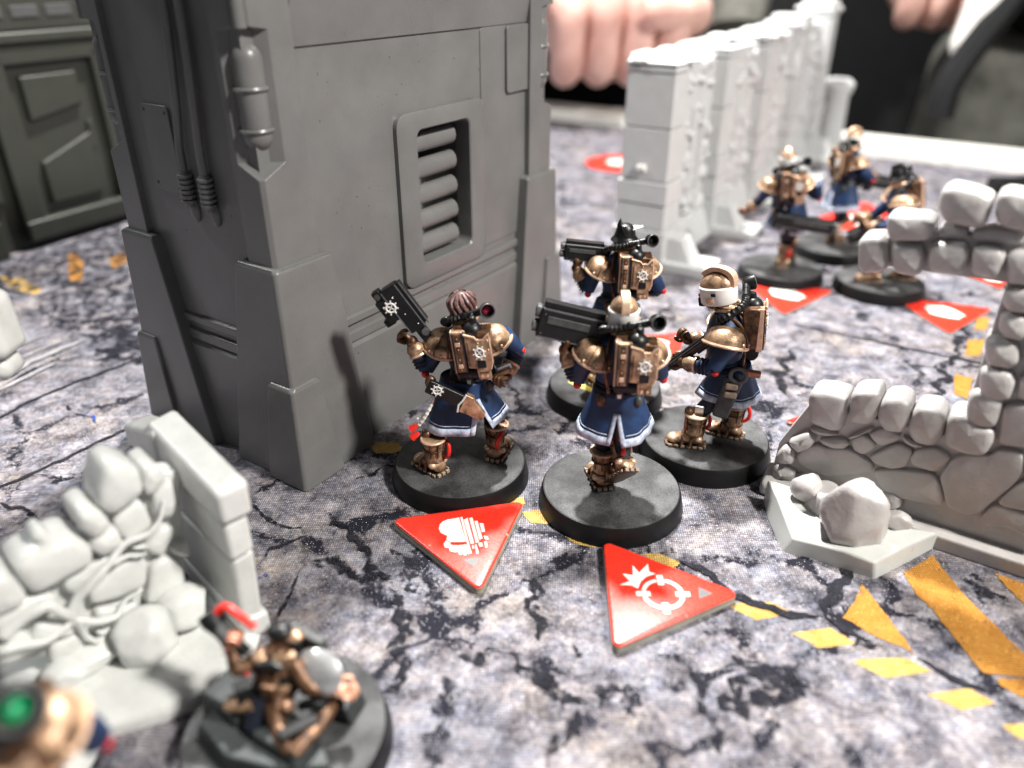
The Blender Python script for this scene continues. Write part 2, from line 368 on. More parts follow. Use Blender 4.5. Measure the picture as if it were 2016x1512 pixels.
ribbon([(168, 818), (188, 828), (198, 832)], .09, 7, 'ink_blue', 'printed_scribble'); ribbon([(505, 1140), (520, 1135), (530, 1142)], .08, 8, 'ink_blue', 'printed_scribble')

# ================================================================== TOWER
def tower():
    N = Vector((-4.38, 13.52, 0)); a = R(56)
    T = thing('plastic_tower', 'tall grey plastic tower with sloped corner buttresses, louvred vent and two hoses', 'terrain building', N, a)
    UU, VV = 10.7, 5.5; TOP = 12.0
    def P(mb, name, parent=T, **k): return mb.build(name, 'tower_plastic', parent, **k)
    # wall body: right face v=.35, left face u=.28, with the vent opening cut out of the right face
    vu0, vu1, vz0, vz1 = 4.72, 6.68, 3.62, 6.72
    wb = MB(); W0, V0 = .50, .55; U1, V1 = UU-.50, VV-.55
    us = [W0, vu0, vu1, U1]; zs = [0, vz0, vz1, TOP]
    vs = [(u, V0, z) for z in zs for u in us]; fs = []
    for j in range(3):
        for i in range(3):
            if (i, j) != (1, 1): q = j*4+i; fs.append((q, q+1, q+5, q+4))
    wb.add(vs, fs)
    wb.add([(W0, V0, 0), (W0, V1, 0), (W0, V1, TOP), (W0, V0, TOP), (U1, V1, 0), (U1, V0, 0), (U1, V0, TOP), (U1, V1, TOP)], [(0, 3, 2, 1), (4, 7, 6, 5), (1, 2, 7, 4), (3, 6, 7, 2)])
    d = 1.5   # vent shaft
    wb.add([(vu0, V0, vz0), (vu1, V0, vz0), (vu1, V0, vz1), (vu0, V0, vz1), (vu0, V0+d, vz0), (vu1, V0+d, vz0), (vu1, V0+d, vz1), (vu0, V0+d, vz1)],
           [(0, 1, 5, 4), (1, 2, 6, 5), (2, 3, 7, 6), (3, 0, 4, 7), (4, 5, 6, 7)])
    P(wb, 'wall', smooth=False)
    # vent frame: rounded rectangle ring
    def rrect(u0, u1, z0, z1, r, n=5):
        q = []
        for cx, cz, s0 in ((u1-r, z1-r, 0), (u0+r, z1-r, 90), (u0+r, z0+r, 180), (u1-r, z0+r, 270)):
            for k in range(n+1): t = R(s0+90*k/n); q.append((cx+r*math.cos(t), cz+r*math.sin(t)))
        return q
    def frame(u0, u1, z0, z1, r, u2, u3, z2, z3, r2, v0, v1, ch=.05):
        o1 = rrect(u0, u1, z0, z1, r); o2 = rrect(u0+ch, u1-ch, z0+ch, z1-ch, r-ch*.5); i1 = rrect(u2, u3, z2, z3, r2); n = len(o1); mb = MB()
        i2 = rrect(u2-.03, u3+.03, z2-.03, z3+.03, r2+.02)
        mb.loft([[(p[0], v0, p[1]) for p in o1], [(p[0], v1+ch*.6, p[1]) for p in o1], [(p[0], v1, p[1]) for p in o2], [(p[0], v1, p[1]) for p in i2], [(p[0], v1+.03, p[1]) for p in i1], [(p[0], v0+.3, p[1]) for p in i1]], False)
        return mb
    vent = P(frame(4.10, 7.30, 3.15, 7.10, .3, 4.74, 6.66, 3.64, 6.70, .18, V0+.02, V0-.14), 'vent_frame')
    for k in range(5):
        z = 3.95+k*.60; mb = MB(); n = 12
        mb.loft([[(u, V0+.26-.20*math.cos(t), z+.235*math.sin(t)) for t in [2*PI*j/n for j in range(n)]] for u in (4.70, 6.28, 6.36)]); P(mb, 'louvre', vent)
    # wide low-relief panel to the right of vent, top band, small plates
    mb = MB(); q = rrect(7.28, 9.75, 3.35, 8.62, .12, 3); mb.loft([[(p[0], V0+.01, p[1]) for p in q], [(p[0], V0-.03, p[1]) for p in q]]); P(mb, 'raised_panel', bevel=.015)
    mb = MB(); q = rrect(8.28, 9.55, 7.05, 8.60, .1, 3); mb.loft([[(p[0], V0-.02, p[1]) for p in q], [(p[0], V0-.11, p[1]) for p in q]]); P(mb, 'raised_plate', bevel=.02)
    mb = MB(); mb.loft([[(u, V0+.01, 8.60), (u, V0-.05, 8.63), (u, V0-.30, 9.9), (u, V0-.30, 11.9), (u, V0+.01, 11.9)] for u in (1.5, 10.1)]); P(mb, 'upper_band', smooth=False)
    # horizontal rib pair on the right face and left face
    for z0, z1 in ((2.98, 3.14), (2.56, 2.78)):
        for (lo, hi, ax) in ((1.2, 9.9, 'R'), (1.2, 4.6, 'L')):
            pr = [(0, z0-.05), (.09, z0), (.09, z1), (0, z1+.03)]
            if ax == 'R': rr = [[(u, V0+.005-p[0], p[1]) for p in pr] for u in (lo, hi)]
            else: rr = [[(W0+.005-p[0], u, p[1]) for p in pr] for u in (lo, hi)]
            P(MB().loft(rr), 'wall_rib', bevel=.02)
    for (lo, hi, ax) in ((1.2, 9.9, 'R'), (1.2, 4.6, 'L')):
        pr = [(0, 0), (.13, 0), (.13, 2.45), (0, 2.55)]
        if ax == 'R': rr = [[(u, V0+.004-p[0], p[1]) for p in pr] for u in (lo, hi)]
        else: rr = [[(W0+.004-p[0], u, p[1]) for p in pr] for u in (lo, hi)]
        P(MB().loft(rr), 'lower_panel')
    # corners: pillar with capsule niche, big sloped buttress, small foot; built for a corner at origin, then mirrored
    def corner(cu, cv, su, sv):
        def X(p): return (cu+su*p[0], cv+sv*p[1], p[2])
        def sect(z, c, i, wu, wv, t=.45): return [X(q) for q in [(wu, i, z), (c, i, z), (i, c, z), (i, wv, z), (i+t, wv, z), (i+t, i+t, z), (wu, i+t, z)]]
        i = .36; wu, wv = 1.50, 1.12; c0, c1 = i+.08, i+.60
        mb = MB().loft([sect(4.5, c0, i, wu, wv), sect(6.50, c0, i, wu, wv), sect(6.74, c1, i, wu, wv), sect(8.96, c1, i, wu, wv), sect(9.02, c0+.15, i, wu, wv), sect(TOP, c0+.15, i, wu, wv)])
        P(mb, 'corner_pillar', smooth=False, bevel=.03)
        def buttress(zt, i0, i1, wu0, wv0, wu1, wv1, name, c=.06):
            mb = MB().loft([sect(0, i0+c, i0, wu0, wv0), sect(zt-.06, i1+c, i1, wu1, wv1), sect(zt, i1+c+.07, i1+.05, wu1-.05, wv1-.05)])
            P(mb, name, smooth=False, bevel=.04)
        buttress(4.85, .12, .24, 2.28, 2.34, 1.73, 1.41, 'buttress')
        buttress(2.40, .0, .10, 1.18, 1.16, .87, .84, 'buttress_foot')
        # capsule
        cx = (c1+i)/2+.02; ca = MB(); pf = []
        for k in range(7): t = PI/2*k/6; pf.append((.27*math.cos(t) if k < 6 else .01, 8.5+.27*math.sin(t)))
        pf = [(.01, 6.95)]+[(.27*math.sin(PI/2*k/6), 7.22-.27*math.cos(PI/2*k/6)) for k in range(1, 7)]+pf
        p0 = X((cx, cx, 0)); ca.lathe(pf, 20, Matrix.Translation(p0)); cap = P(ca, 'capsule')
        for z in (8.02, 7.32): P(MB().ring((p0[0], p0[1], z), .275, .045, n=24), 'capsule_ring', cap)
        p1 = X((.48, .48, 0)); P(MB().tube([(p1[0], p1[1], 9.0), (p1[0], p1[1], 12)], .12, 10), 'pillar_pipe')
    corner(0, 0, 1, 1); corner(UU, 0, -1, 1); corner(0, VV, 1, -1); corner(UU, VV, -1, -1)
    # service plate with screws on left face
    q = rrect(2.93, 3.80, 5.88, 7.55, .1, 3); mb = MB(); mb.loft([[(W0+.01, p[0], p[1]) for p in q], [(W0-.05, p[0], p[1]) for p in q]]); pl = P(mb, 'service_plate', bevel=.015)
    for v, z in ((3.03, 7.42), (3.68, 7.44), (3.03, 6.0), (3.70, 6.02)): MB().tube([(W0-.045, v, z), (W0-.056, v, z)], .035, 8).build('screw', 'card_dark', pl)
    # two hoses with ribbed couplings
    for v0, v1 in ((2.28, 2.66), (1.86, 2.04)):
        pts = [(W0-.12, v0, 12), (W0-.12, v0, 9.2), (W0-.12, v0+.06*(v1 > 2.5)+.03, 8.4), (W0-.12, (v0+v1)/2+.02, 7.6), (W0-.12, v1, 6.8), (W0-.12, v1, 5.75)]
        sm = []
        for i in range(len(pts)-1):
            for j in range(4): sm.append(Vector(pts[i]).lerp(Vector(pts[i+1]), j/4))
        sm.append(pts[-1]); h = P(MB().tube(sm, .085, 10), 'hose')
        cp = MB().lathe([(.09, 5.70), (.10, 5.75)]+[(r, 5.78+.1*k+dz) for k in range(6) for r, dz in ((.155, 0), (.155, .05), (.11, .06), (.11, .095))], 14, Matrix.Translation((W0-.12, v1, 0))); P(cp, 'coupling', h)
        P(MB().ell((W0-.02, v1, 5.6), (.1, .13, .25)), 'hose_socket', h)
    # roof slab above
    P(MB().box((UU/2, VV/2, 12.2), (UU+.4, VV+.4, .5)), 'roof', bevel=.06)
    # mould specks that catch the light
    sp = MB(); rnd = random.Random(4)
    for _ in range(110): u = rnd.uniform(2, 9.5); z = rnd.uniform(1, 8.5); r = rnd.uniform(.008, .02); sp.ell((u, V0-.135 if z < 2.45 else V0-.004, z), (r, r, r), 6, 4)
    for _ in range(30): v = rnd.uniform(1.3, 4); z = rnd.uniform(1, 8.5); r = rnd.uniform(.006, .014); sp.ell((W0-.004, v, z), (r, r, r), 6, 4)
    sp.build('moulding_specks', 'tower_plastic', T, kind='stuff')
    return T
tower()

# ================================================================== BACK BUILDING (dark, behind on the left)
def back_building():
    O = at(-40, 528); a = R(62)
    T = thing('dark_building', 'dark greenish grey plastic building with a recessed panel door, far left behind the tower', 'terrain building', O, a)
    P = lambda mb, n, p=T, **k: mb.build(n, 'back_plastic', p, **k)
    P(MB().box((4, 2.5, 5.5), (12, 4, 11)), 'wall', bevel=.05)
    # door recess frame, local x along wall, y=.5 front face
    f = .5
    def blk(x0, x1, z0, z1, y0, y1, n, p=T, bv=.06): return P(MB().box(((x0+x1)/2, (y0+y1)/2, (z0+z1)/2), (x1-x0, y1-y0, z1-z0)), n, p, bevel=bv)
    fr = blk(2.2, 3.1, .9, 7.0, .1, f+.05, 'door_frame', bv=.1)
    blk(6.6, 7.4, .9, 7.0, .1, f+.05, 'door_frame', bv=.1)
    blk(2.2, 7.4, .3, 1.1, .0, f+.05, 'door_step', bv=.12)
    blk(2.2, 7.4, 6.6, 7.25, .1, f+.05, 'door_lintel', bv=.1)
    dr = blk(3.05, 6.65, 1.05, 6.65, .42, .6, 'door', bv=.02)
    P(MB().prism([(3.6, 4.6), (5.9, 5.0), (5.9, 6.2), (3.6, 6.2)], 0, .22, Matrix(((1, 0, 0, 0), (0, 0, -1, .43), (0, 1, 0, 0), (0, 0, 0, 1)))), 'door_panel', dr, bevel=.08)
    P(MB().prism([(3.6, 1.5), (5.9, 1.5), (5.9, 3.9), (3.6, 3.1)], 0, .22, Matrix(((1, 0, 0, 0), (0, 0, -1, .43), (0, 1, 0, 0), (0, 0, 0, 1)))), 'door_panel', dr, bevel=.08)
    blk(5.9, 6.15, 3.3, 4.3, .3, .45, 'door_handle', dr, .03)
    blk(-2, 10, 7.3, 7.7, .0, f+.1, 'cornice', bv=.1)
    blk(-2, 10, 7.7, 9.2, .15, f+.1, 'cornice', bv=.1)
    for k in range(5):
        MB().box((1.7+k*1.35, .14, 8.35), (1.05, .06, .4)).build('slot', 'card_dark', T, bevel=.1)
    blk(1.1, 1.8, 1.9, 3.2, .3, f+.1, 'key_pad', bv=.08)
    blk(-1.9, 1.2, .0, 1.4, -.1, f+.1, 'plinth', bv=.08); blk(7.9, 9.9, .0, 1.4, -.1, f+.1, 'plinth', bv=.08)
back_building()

# ================================================================== STONES
def facet_rock(c, r, seed, cuts=14, sub=4, flat=.12):
    rnd = random.Random(seed); bm = bmesh.new(); bmesh.ops.create_icosphere(bm, subdivisions=sub, radius=1)
    pl = []
    for _ in range(cuts):
        n = Vector((rnd.gauss(0, 1), rnd.gauss(0, 1), rnd.gauss(0, 1))).normalized(); pl.append((n, rnd.uniform(.74, .90)))
    vs = []
    for v in bm.verts:
        d = v.co.normalized(); k = 1
        for n, h in pl:
            q = d.dot(n)
            if q > .2: k = min(k, h/q)
        k = k*1.12+noise.noise(d*2+Vector((seed, 0, 0)))*.03
        vs.append((c[0]+d.x*k*r[0], c[1]+d.y*k*r[1], c[2]+d.z*k*r[2]))
    fs = [tuple(q.index for q in f.verts) for f in bm.faces]; bm.free()
    return MB().add(vs, fs)
def stone(poly, y0, y1, W, seed=0, grow=-.02, soft=.10, both=False, k=2):
    """rounded stone with outline poly in (u,z) of a wall frame W; y0 back, y1 front (front = smaller y)"""
    rnd = random.Random(seed); p = chaikin(poly, k); cx = sum(q[0] for q in p)/len(p); cz = sum(q[1] for q in p)/len(p)
    sz = min(max(q[0] for q in p)-min(q[0] for q in p), max(q[1] for q in p)-min(q[1] for q in p))
    soft = min(soft, sz*.3)
    def rg(ins, y, tilt=0):
        out = []
        for q in p:
            dx, dz = q[0]-cx, q[1]-cz; l = math.hypot(dx, dz) or 1; s_ = max(.05, (l+grow-ins)/l)
            u, z = cx+dx*s_, cz+dz*s_
            nn = noise.noise(Vector((u*1.5, z*1.5, seed*3.1)))*.03*(1 if ins < soft*1.2 else .4)
            out.append(W @ Vector((u, y+nn*(1 if ins > 0 else 0), z)))
        return out
    D = y0-y1; t = soft
    fr = [rg(0, y1+t), rg(t*.12, y1+t*.5), rg(t*.42, y1+t*.16), rg(t, y1+t*.02), rg(t+.35*(sz/2-t), y1-.01), rg(sz, y1-.02)]
    if both: bk = [rg(sz, y0+.02), rg(t+.3*(sz/2-t), y0+.01), rg(t, y0-t*.02), rg(t*.42, y0-t*.16), rg(t*.12, y0-t*.5), rg(0, y0-t)]
    else: bk = [rg(0, y0)]
    mb = MB(); mb.loft(bk+fr, True); return mb

# ---------------------------------------------------------------- right ruin
def wallframe(o, ang): return Matrix.Translation((o[0], o[1], 0)) @ Matrix.Rotation(ang, 4, 'Z')
def planeloc(o, ang, px, py, d):
    u = Vector((math.cos(ang), math.sin(ang))); n = Vector((-u.y, u.x)); r = ray(px, py)
    t = (d+n.x*o[0]+n.y*o[1])/(n.x*r[0]+n.y*r[1]); x, y = r[0]*t-o[0], r[1]*t-o[1]
    return (x*u.x+y*u.y, CAM_H+r[2]*t)
def right_ruin():
    o = at(1550, 985).xy; a = R(-33.4); I = Matrix()
    T = thing('ruined_stone_wall', 'grey plastic ruined wall with broken window opening and a boulder at its foot, at the right', 'terrain wall', (o.x, o.y, 0), a)
    def pl(pts, d=.22): return [planeloc(o, a, x, y, d) for x, y in pts]
    def z5(pts): return [(1480+x/1.8433, 340+y/1.8433) for x, y in pts]
    def z6(pts): return [(1480+x/3.761, 840+y/3.761) for x, y in pts]
    M = 'right_ruin_plastic'
    # plinth
    MB().loft([[(x, 0, 0), (x, 0, .30), (x, .05, .36), (x, .95, .36), (x, .95, 0)] for x in (.25, 5.4)]).build('plinth', M, T, bevel=.04)
    # core slab behind stones, following the silhouette
    def core(poly, y0, y1): return MB().loft([[(p[0], y, p[1]) for p in poly] for y in (y0, y1)]).build('wall_core', M, T, bevel=.03)
    core([(-.5, .1), (5.4, .1), (5.4, 6.1), (2.62, 6.1), (2.62, 2.3), (-.0, 2.2), (-.45, 1.1)], .75, .32)
    core([(.45, 5.2), (2.7, 5.3), (2.7, 6.05), (.9, 5.9), (.5, 5.6)], .72, .36)
    seeds = [10]
    def st(pts, y1=.2, y0=.5, both=False, soft=.08, sc=z5, g=-.015, k=2):
        seeds[0] += 1; stone(pl(sc(pts)), y0, y1, I, seeds[0], g, soft, both, k).build('stone', M, T, ang=60)
    # block coping stones standing along the sill (through-stones)
    for p in ([(205, 800), (225, 785), (290, 790), (355, 810), (350, 880), (330, 935), (290, 940), (205, 905)],
              [(358, 800), (385, 785), (460, 785), (475, 810), (465, 880), (430, 915), (360, 905), (350, 880)],
              [(462, 830), (490, 810), (545, 810), (585, 835), (580, 900), (550, 945), (480, 935), (452, 890)],
              [(580, 865), (610, 840), (680, 848), (712, 880), (700, 950), (660, 995), (590, 980), (560, 930)],
              [(705, 890), (730, 868), (780, 868), (830, 910), (890, 930), (888, 975), (850, 1025), (770, 1020), (690, 985)],
              [(790, 800), (815, 780), (900, 790), (920, 840), (890, 925), (830, 925), (775, 905), (775, 850)],
              [(825, 710), (860, 695), (950, 720), (965, 760), (945, 825), (870, 830), (820, 800)],
              [(845, 600), (885, 585), (975, 620), (978, 690), (940, 715), (850, 700), (840, 650)],
              [(900, 510), (930, 500), (1000, 520), (1010, 580), (985, 612), (910, 600), (890, 560)],
              [(915, 420), (960, 410), (1030, 420), (1040, 490), (1000, 510), (930, 505), (905, 470)],
              [(925, 290), (960, 278), (1040, 285), (1050, 400), (1000, 412), (930, 405), (918, 350)]):
        st(p, .08, .86, True, .16)
    # arch / lintel fragments
    for p in ([(385, 245), (410, 225), (480, 225), (498, 260), (498, 345), (480, 362), (410, 368), (382, 340)],
              [(505, 260), (540, 248), (620, 258), (632, 300), (622, 365), (590, 378), (520, 365), (502, 330)],
              [(640, 258), (680, 245), (780, 255), (798, 290), (780, 360), (740, 378), (650, 360), (632, 320)],
              [(800, 268), (850, 260), (910, 270), (928, 300), (910, 370), (880, 390), (810, 372), (788, 350)],
              [(490, 155), (520, 143), (640, 155), (675, 180), (655, 240), (600, 250), (500, 248), (485, 200)],
              [(685, 60), (730, 38), (830, 62), (885, 90), (860, 185), (820, 208), (700, 180), (668, 130)],
              [(890, 75), (930, 58), (1040, 75), (1080, 120), (1060, 200), (1000, 220), (900, 200), (875, 150)]):
        st(p, .06, .84, True, .17)
    st([(680, 190), (780, 205), (788, 240), (700, 250), (660, 240)], .3, .7, True, .06); st([(795, 215), (880, 200), (990, 225), (1000, 270), (860, 262), (788, 250)], .3, .7, True, .06)
    # right of the column, next to the frame edge
    for p in ([(985, 620), (1060, 610), (1090, 680), (1060, 720), (985, 700)], [(970, 730), (1060, 720), (1090, 790), (1040, 830), (955, 825)], [(905, 850), (940, 832), (1060, 840), (1080, 960), (1040, 1005), (890, 990), (895, 930)],
              [(1015, 500), (1090, 500), (1090, 600), (1010, 600)], [(1045, 290), (1120, 290), (1120, 400), (1055, 400)], [(1050, 420), (1120, 420), (1120, 490), (1048, 490)]):
        st(p, .16, .6, False, .1)
    # rubble face below the sill
    for p in ([(500, 90), (690, 95), (720, 125), (690, 160), (600, 158), (520, 125)], [(340, 200), (480, 130), (560, 165), (720, 160), (890, 270), (900, 330), (540, 370), (340, 270)],
              [(740, 100), (830, 55), (930, 140), (820, 210), (750, 170)], [(870, 50), (990, 10), (1105, 75), (1060, 115), (960, 138), (900, 100)], [(870, 220), (1080, 120), (1195, 180), (1140, 300), (1020, 312), (900, 260)],
              [(1170, 240), (1220, 170), (1370, 160), (1480, 235), (1380, 320), (1330, 330), (1200, 290)], [(920, 320), (1100, 320), (1340, 345), (1390, 430), (1430, 590), (1100, 535), (960, 460), (900, 350)],
              [(1400, 360), (1490, 240), (1560, 215), (1770, 215), (1830, 165), (2010, 195), (2010, 330), (1950, 420), (1790, 545), (1680, 640), (1580, 650), (1450, 590), (1400, 400)],
              [(1820, 560), (1960, 430), (2200, 330), (2300, 600), (2150, 650), (2016, 620), (1870, 590)], [(1680, 690), (1800, 570), (2016, 640), (2250, 720), (2200, 880), (2016, 800), (1880, 740), (1740, 730)],
              [(700, 85), (880, 10), (900, 20), (760, 85)], [(1120, 70), (1170, 100), (1280, 150), (1200, 150), (1130, 110)], [(2030, 180), (2300, 190), (2300, 320), (2040, 420), (2020, 330)],
              [(430, 10), (560, 30), (650, 60), (540, 70), (450, 40)]):
        st(p, .19, .4, False, .06, z6, .012, 2)
    # loose stones at the broken left end
    for p in ([(270, 90), (430, 20), (490, 90), (440, 160), (350, 185), (290, 130)], [(180, 190), (250, 120), (330, 190), (320, 270), (200, 260)], [(160, 290), (200, 270), (340, 330), (320, 400), (140, 400)], [(150, 400), (300, 400), (330, 520), (130, 500)]):
        st(p, .05, .75, True, .14, z6)
    # rock base in front
    def L3(px, py, h): q = at(px, py, h); d = q.xy-o; return (d.x*math.cos(a)+d.y*math.sin(a), -d.x*math.sin(a)+d.y*math.cos(a), h)
    out = [(1503, 985), (1512, 1020), (1540, 1085), (1600, 1100), (1660, 1122), (1722, 1140), (1790, 1105), (1850, 1072)]
    top = [(1512, 945, .55), (1530, 980, .50), (1562, 1060, .30), (1605, 1070, .33), (1660, 1085, .42), (1722, 1108, .35), (1785, 1075, .35), (1845, 1050, .40)]
    inn = [(1560, 960, .5), (1580, 985, .45), (1610, 1025, .42), (1650, 1045, .50), (1690, 1060, .36), (1722, 1075, .42), (1755, 1060, .40), (1790, 1040, .48)]
    cen = [(1640, 930, .8)]*8
    mb = MB(); mb.loft([[L3(x, y, 0) for x, y in out], [L3(*p) for p in top], [L3(*p) for p in inn], [L3(1600+k*22, 960+k*4, .5) for k in range(8)]], False, closed=False)
    bk = mb.build('rock_base', 'base_plastic', T, bevel=.05, seg=3, ang=75)
    def rock(px, py, h, r, s, c=9, name='boulder'): q = L3(px, py, h); facet_rock(q, r, s, c).build(name, 'right_ruin_plastic', T, ang=75)
    rock(1678, 1022, .72, (.60, .50, .80), 23, 16); rock(1625, 995, .45, (.40, .36, .50), 5, 14)
    rock(1590, 962, .72, (.30, .28, .30), 6); rock(1757, 984, .62, (.17, .17, .19), 8); rock(1766, 1024, .55, (.25, .2, .17), 9)
    MB().loft([[(x, -.15, 0), (x, -.12, .3), (x, .4, .6), (x, .6, 0)] for x in (-.6, .5)]).build('rock_base', 'right_ruin_plastic', T, bevel=.1)
right_ruin()

# ---------------------------------------------------------------- left ruin
def left_ruin():
    C = Vector((-5.25, 10.15)); a = R(44)
    T = thing('ruined_stone_corner', 'pale plastic ruin corner with rubble stones, creeping roots and a tall slab pier, lower left', 'terrain wall', (C.x, C.y, 0), a)
    M = 'ruin_plastic'; I = Matrix()
    # local x runs back to front-right ... wall runs along -x, its face looks to -y
    def z4(pts): return [(x/2.1857, 820+y/2.185) for x, y in pts]
    def L3(px, py, h): q = at(px, py, h); d = q.xy-C; return (d.x*math.cos(a)+d.y*math.sin(a), -d.x*math.sin(a)+d.y*math.cos(a), h)
    def pl(pts, d=0.): return [planeloc(C, a, x, y, d) for x, y in z4(pts)]
    sd = [50]
    def st(pts, y1=-.05, y0=.4, both=False, soft=.12, g=-.02, k=2, d=0.):
        sd[0] += 1; stone(pl(pts, d), y0, y1, I, sd[0], g, soft, both, k).build('stone', M, T, ang=60)
    core = pl([(820, 800), (790, 250), (620, 260), (480, 330), (420, 520), (330, 600), (100, 740), (-140, 840), (-400, 900), (-400, 1250), (100, 1080), (400, 1000)])
    core = [(p[0], max(p[1], .0)) for p in core]
    MB().loft([[(p[0], y, p[1]) for p in core] for y in (.5, .12)]).build('wall_core', M, T, bevel=.05)
    for p in ([(400, 300), (430, 200), (490, 165), (590, 200), (610, 300), (580, 340), (470, 415), (400, 380)], [(600, 210), (660, 180), (705, 240), (660, 310), (610, 330), (590, 290)],
              [(310, 400), (370, 362), (430, 385), (470, 440), (440, 490), (390, 510), (320, 470)], [(380, 500), (490, 450), (525, 520), (480, 560), (420, 590), (370, 560)],
              [(20, 630), (200, 520), (300, 485), (390, 540), (400, 610), (150, 750), (110, 740)], [(-150, 700), (0, 640), (60, 670), (118, 750), (90, 800), (-30, 850), (-160, 870)],
              [(-420, 800), (-180, 710), (-160, 880), (-400, 960)]):
        st(p, -.22, .62, True, .16)
    for p in ([(120, 510), (160, 468), (220, 490), (260, 560), (230, 600), (160, 570)],): st(p, -.05, .35, True, .1)
    for p in ([(470, 440), (600, 335), (655, 440), (640, 480), (540, 550), (500, 500)], [(640, 330), (730, 250), (765, 370), (740, 430), (660, 440)], [(610, 560), (690, 460), (750, 460), (740, 520), (690, 600), (640, 590)],
              [(720, 570), (800, 510), (820, 600), (760, 600)], [(640, 640), (710, 585), (790, 640), (800, 720), (700, 800), (610, 810)], [(480, 640), (600, 570), (635, 620), (630, 720), (500, 780), (380, 810), (370, 760), (440, 680)],
              [(270, 690), (460, 580), (500, 600), (400, 690), (340, 790), (260, 740)], [(400, 820), (540, 800), (590, 790), (600, 830), (500, 900), (400, 900)], [(150, 880), (310, 860), (330, 930), (200, 960), (120, 960)],
              [(0, 800), (230, 740), (260, 800), (60, 900), (-100, 930)], [(200, 980), (360, 900), (370, 960), (320, 1060), (210, 1080)], [(-100, 960), (100, 900), (180, 980), (60, 1060), (-100, 1080)], [(380, 910), (500, 880), (530, 930), (440, 960)],
              [(530, 560), (600, 520), (640, 560), (600, 570)], [(-350, 960), (-120, 940), (-120, 1100), (-350, 1150)]):
        st(p, -.10, .3, False, .09)
    # creeping roots
    def root(pts, r0, d=-.2):
        q = [planeloc(C, a, x, y, d) for x, y in z4(pts)]; P = []
        for i in range(len(q)-1):
            for j in range(3): t = j/3; P.append((q[i][0]*(1-t)+q[i+1][0]*t, d+.04*math.sin(i*2+j), q[i][1]*(1-t)+q[i+1][1]*t))
        P.append((q[-1][0], d+.05, q[-1][1])); n = len(P)
        MB().tube(P, [r0*(1-.75*i/n) for i in range(n)], 8).build('root', M, T, sub=1)
    root([(300, 880), (340, 780), (400, 700), (480, 620), (540, 550), (640, 500), (690, 440), (712, 360)], .10)
    root([(0, 960), (100, 870), (200, 800), (260, 840), (330, 880), (420, 880), (500, 860), (550, 790), (620, 740)], .12)
    root([(-30, 1020), (90, 990), (200, 960), (290, 900), (350, 870)], .10); root([(340, 870), (370, 950), (440, 980)], .08); root([(480, 640), (560, 600), (640, 590)], .06)
    # tall slab pier, perpendicular to the rubble wall: big face looks along -x
    def blk(y0, y1, z0, z1, x0=-.02, x1=.42, j=0, name='pier_block'):
        m = MB().loft([[(x0+j, y0, z0), (x1+j, y0, z0), (x1+j, y1[0], z0), (x0+j, y1[0], z0)], [(x0, y0+.02, z1[0]), (x1, y0+.02, z1[0]), (x1, y1[1], z1[1]), (x0, y1[1], z1[1])]])
        rj = random.Random(int(z0*100)); m.v = [v+Vector((rj.uniform(-.035, .035), rj.uniform(-.05, .05), rj.uniform(-.05, .04) if v.z > z0+.1 else 0)) for v in m.v]
        m.build(name, M, T, bevel=.10, seg=3)
    blk(-1.16, (1.55, 1.55), .0, (.42, .42), .02, .54); blk(-1.08, (1.5, 1.5), .40, (1.72, 1.70), .10, .50)
    blk(-1.16, (1.5, 1.5), 1.72, (2.48, 2.42), .10, .50); blk(-1.26, (1.3, 1.3), 2.48, (3.12, 3.28), .04, .56)
    blk(.9, (2.45, 2.35), 2.3, (3.24, 2.80), .0, .50)
    facet_rock((-.25, .35, 2.75), (.26, .28, .22), 77, 8).build('pier_block', M, T, ang=30)
    # boulders and base
    def rock(px, py, h, r, s, c=9): facet_rock(L3(px, py, h), r, s, c).build('boulder', M, T, ang=75)
    rock(290, 1262, .50, (.50, .46, .54), 37, 20); rock(362, 1195, .62, (.40, .38, .34), 33, 8); rock(180, 1290, .45, (.7, .3, .2), 35, 9); rock(130, 1320, .45, (.35, .3, .2), 36, 9)
    out = [(520, 1235), (500, 1290), (478, 1340), (420, 1385), (330, 1425), (215, 1445), (190, 1490), (150, 1560), (40, 1640), (-160, 1640)]
    top = [(500, 1215, .2), (478, 1265, .28), (465, 1315, .38), (405, 1365, .3), (320, 1395, .30), (215, 1418, .34), (165, 1450, .38), (120, 1530, .3), (20, 1600, .3), (-160, 1600, .3)]
    inn = [(440, 1215, .25), (420, 1260, .22), (395, 1310, .32), (350, 1340, .40), (280, 1360, .28), (200, 1370, .26), (130, 1390, .40), (60, 1430, .38), (-40, 1480, .3), (-160, 1500, .3)]
    ctr = [(430, 1190, .25), (380, 1220, .25), (330, 1250, .3), (290, 1290, .3), (220, 1310, .32), (140, 1330, .3), (70, 1340, .4), (0, 1370, .4), (-80, 1400, .4), (-160, 1420, .4)]
    mb = MB(); mb.loft([[L3(x, y, 0) for x, y in out], [L3(*p) for p in top], [L3(*p) for p in inn], [L3(*p) for p in ctr], [L3(p[0], p[1]-60, .2) for p in ctr]], False, closed=False)
    mb.build('rock_base', M, T, sub=2, ang=30)
left_ruin()

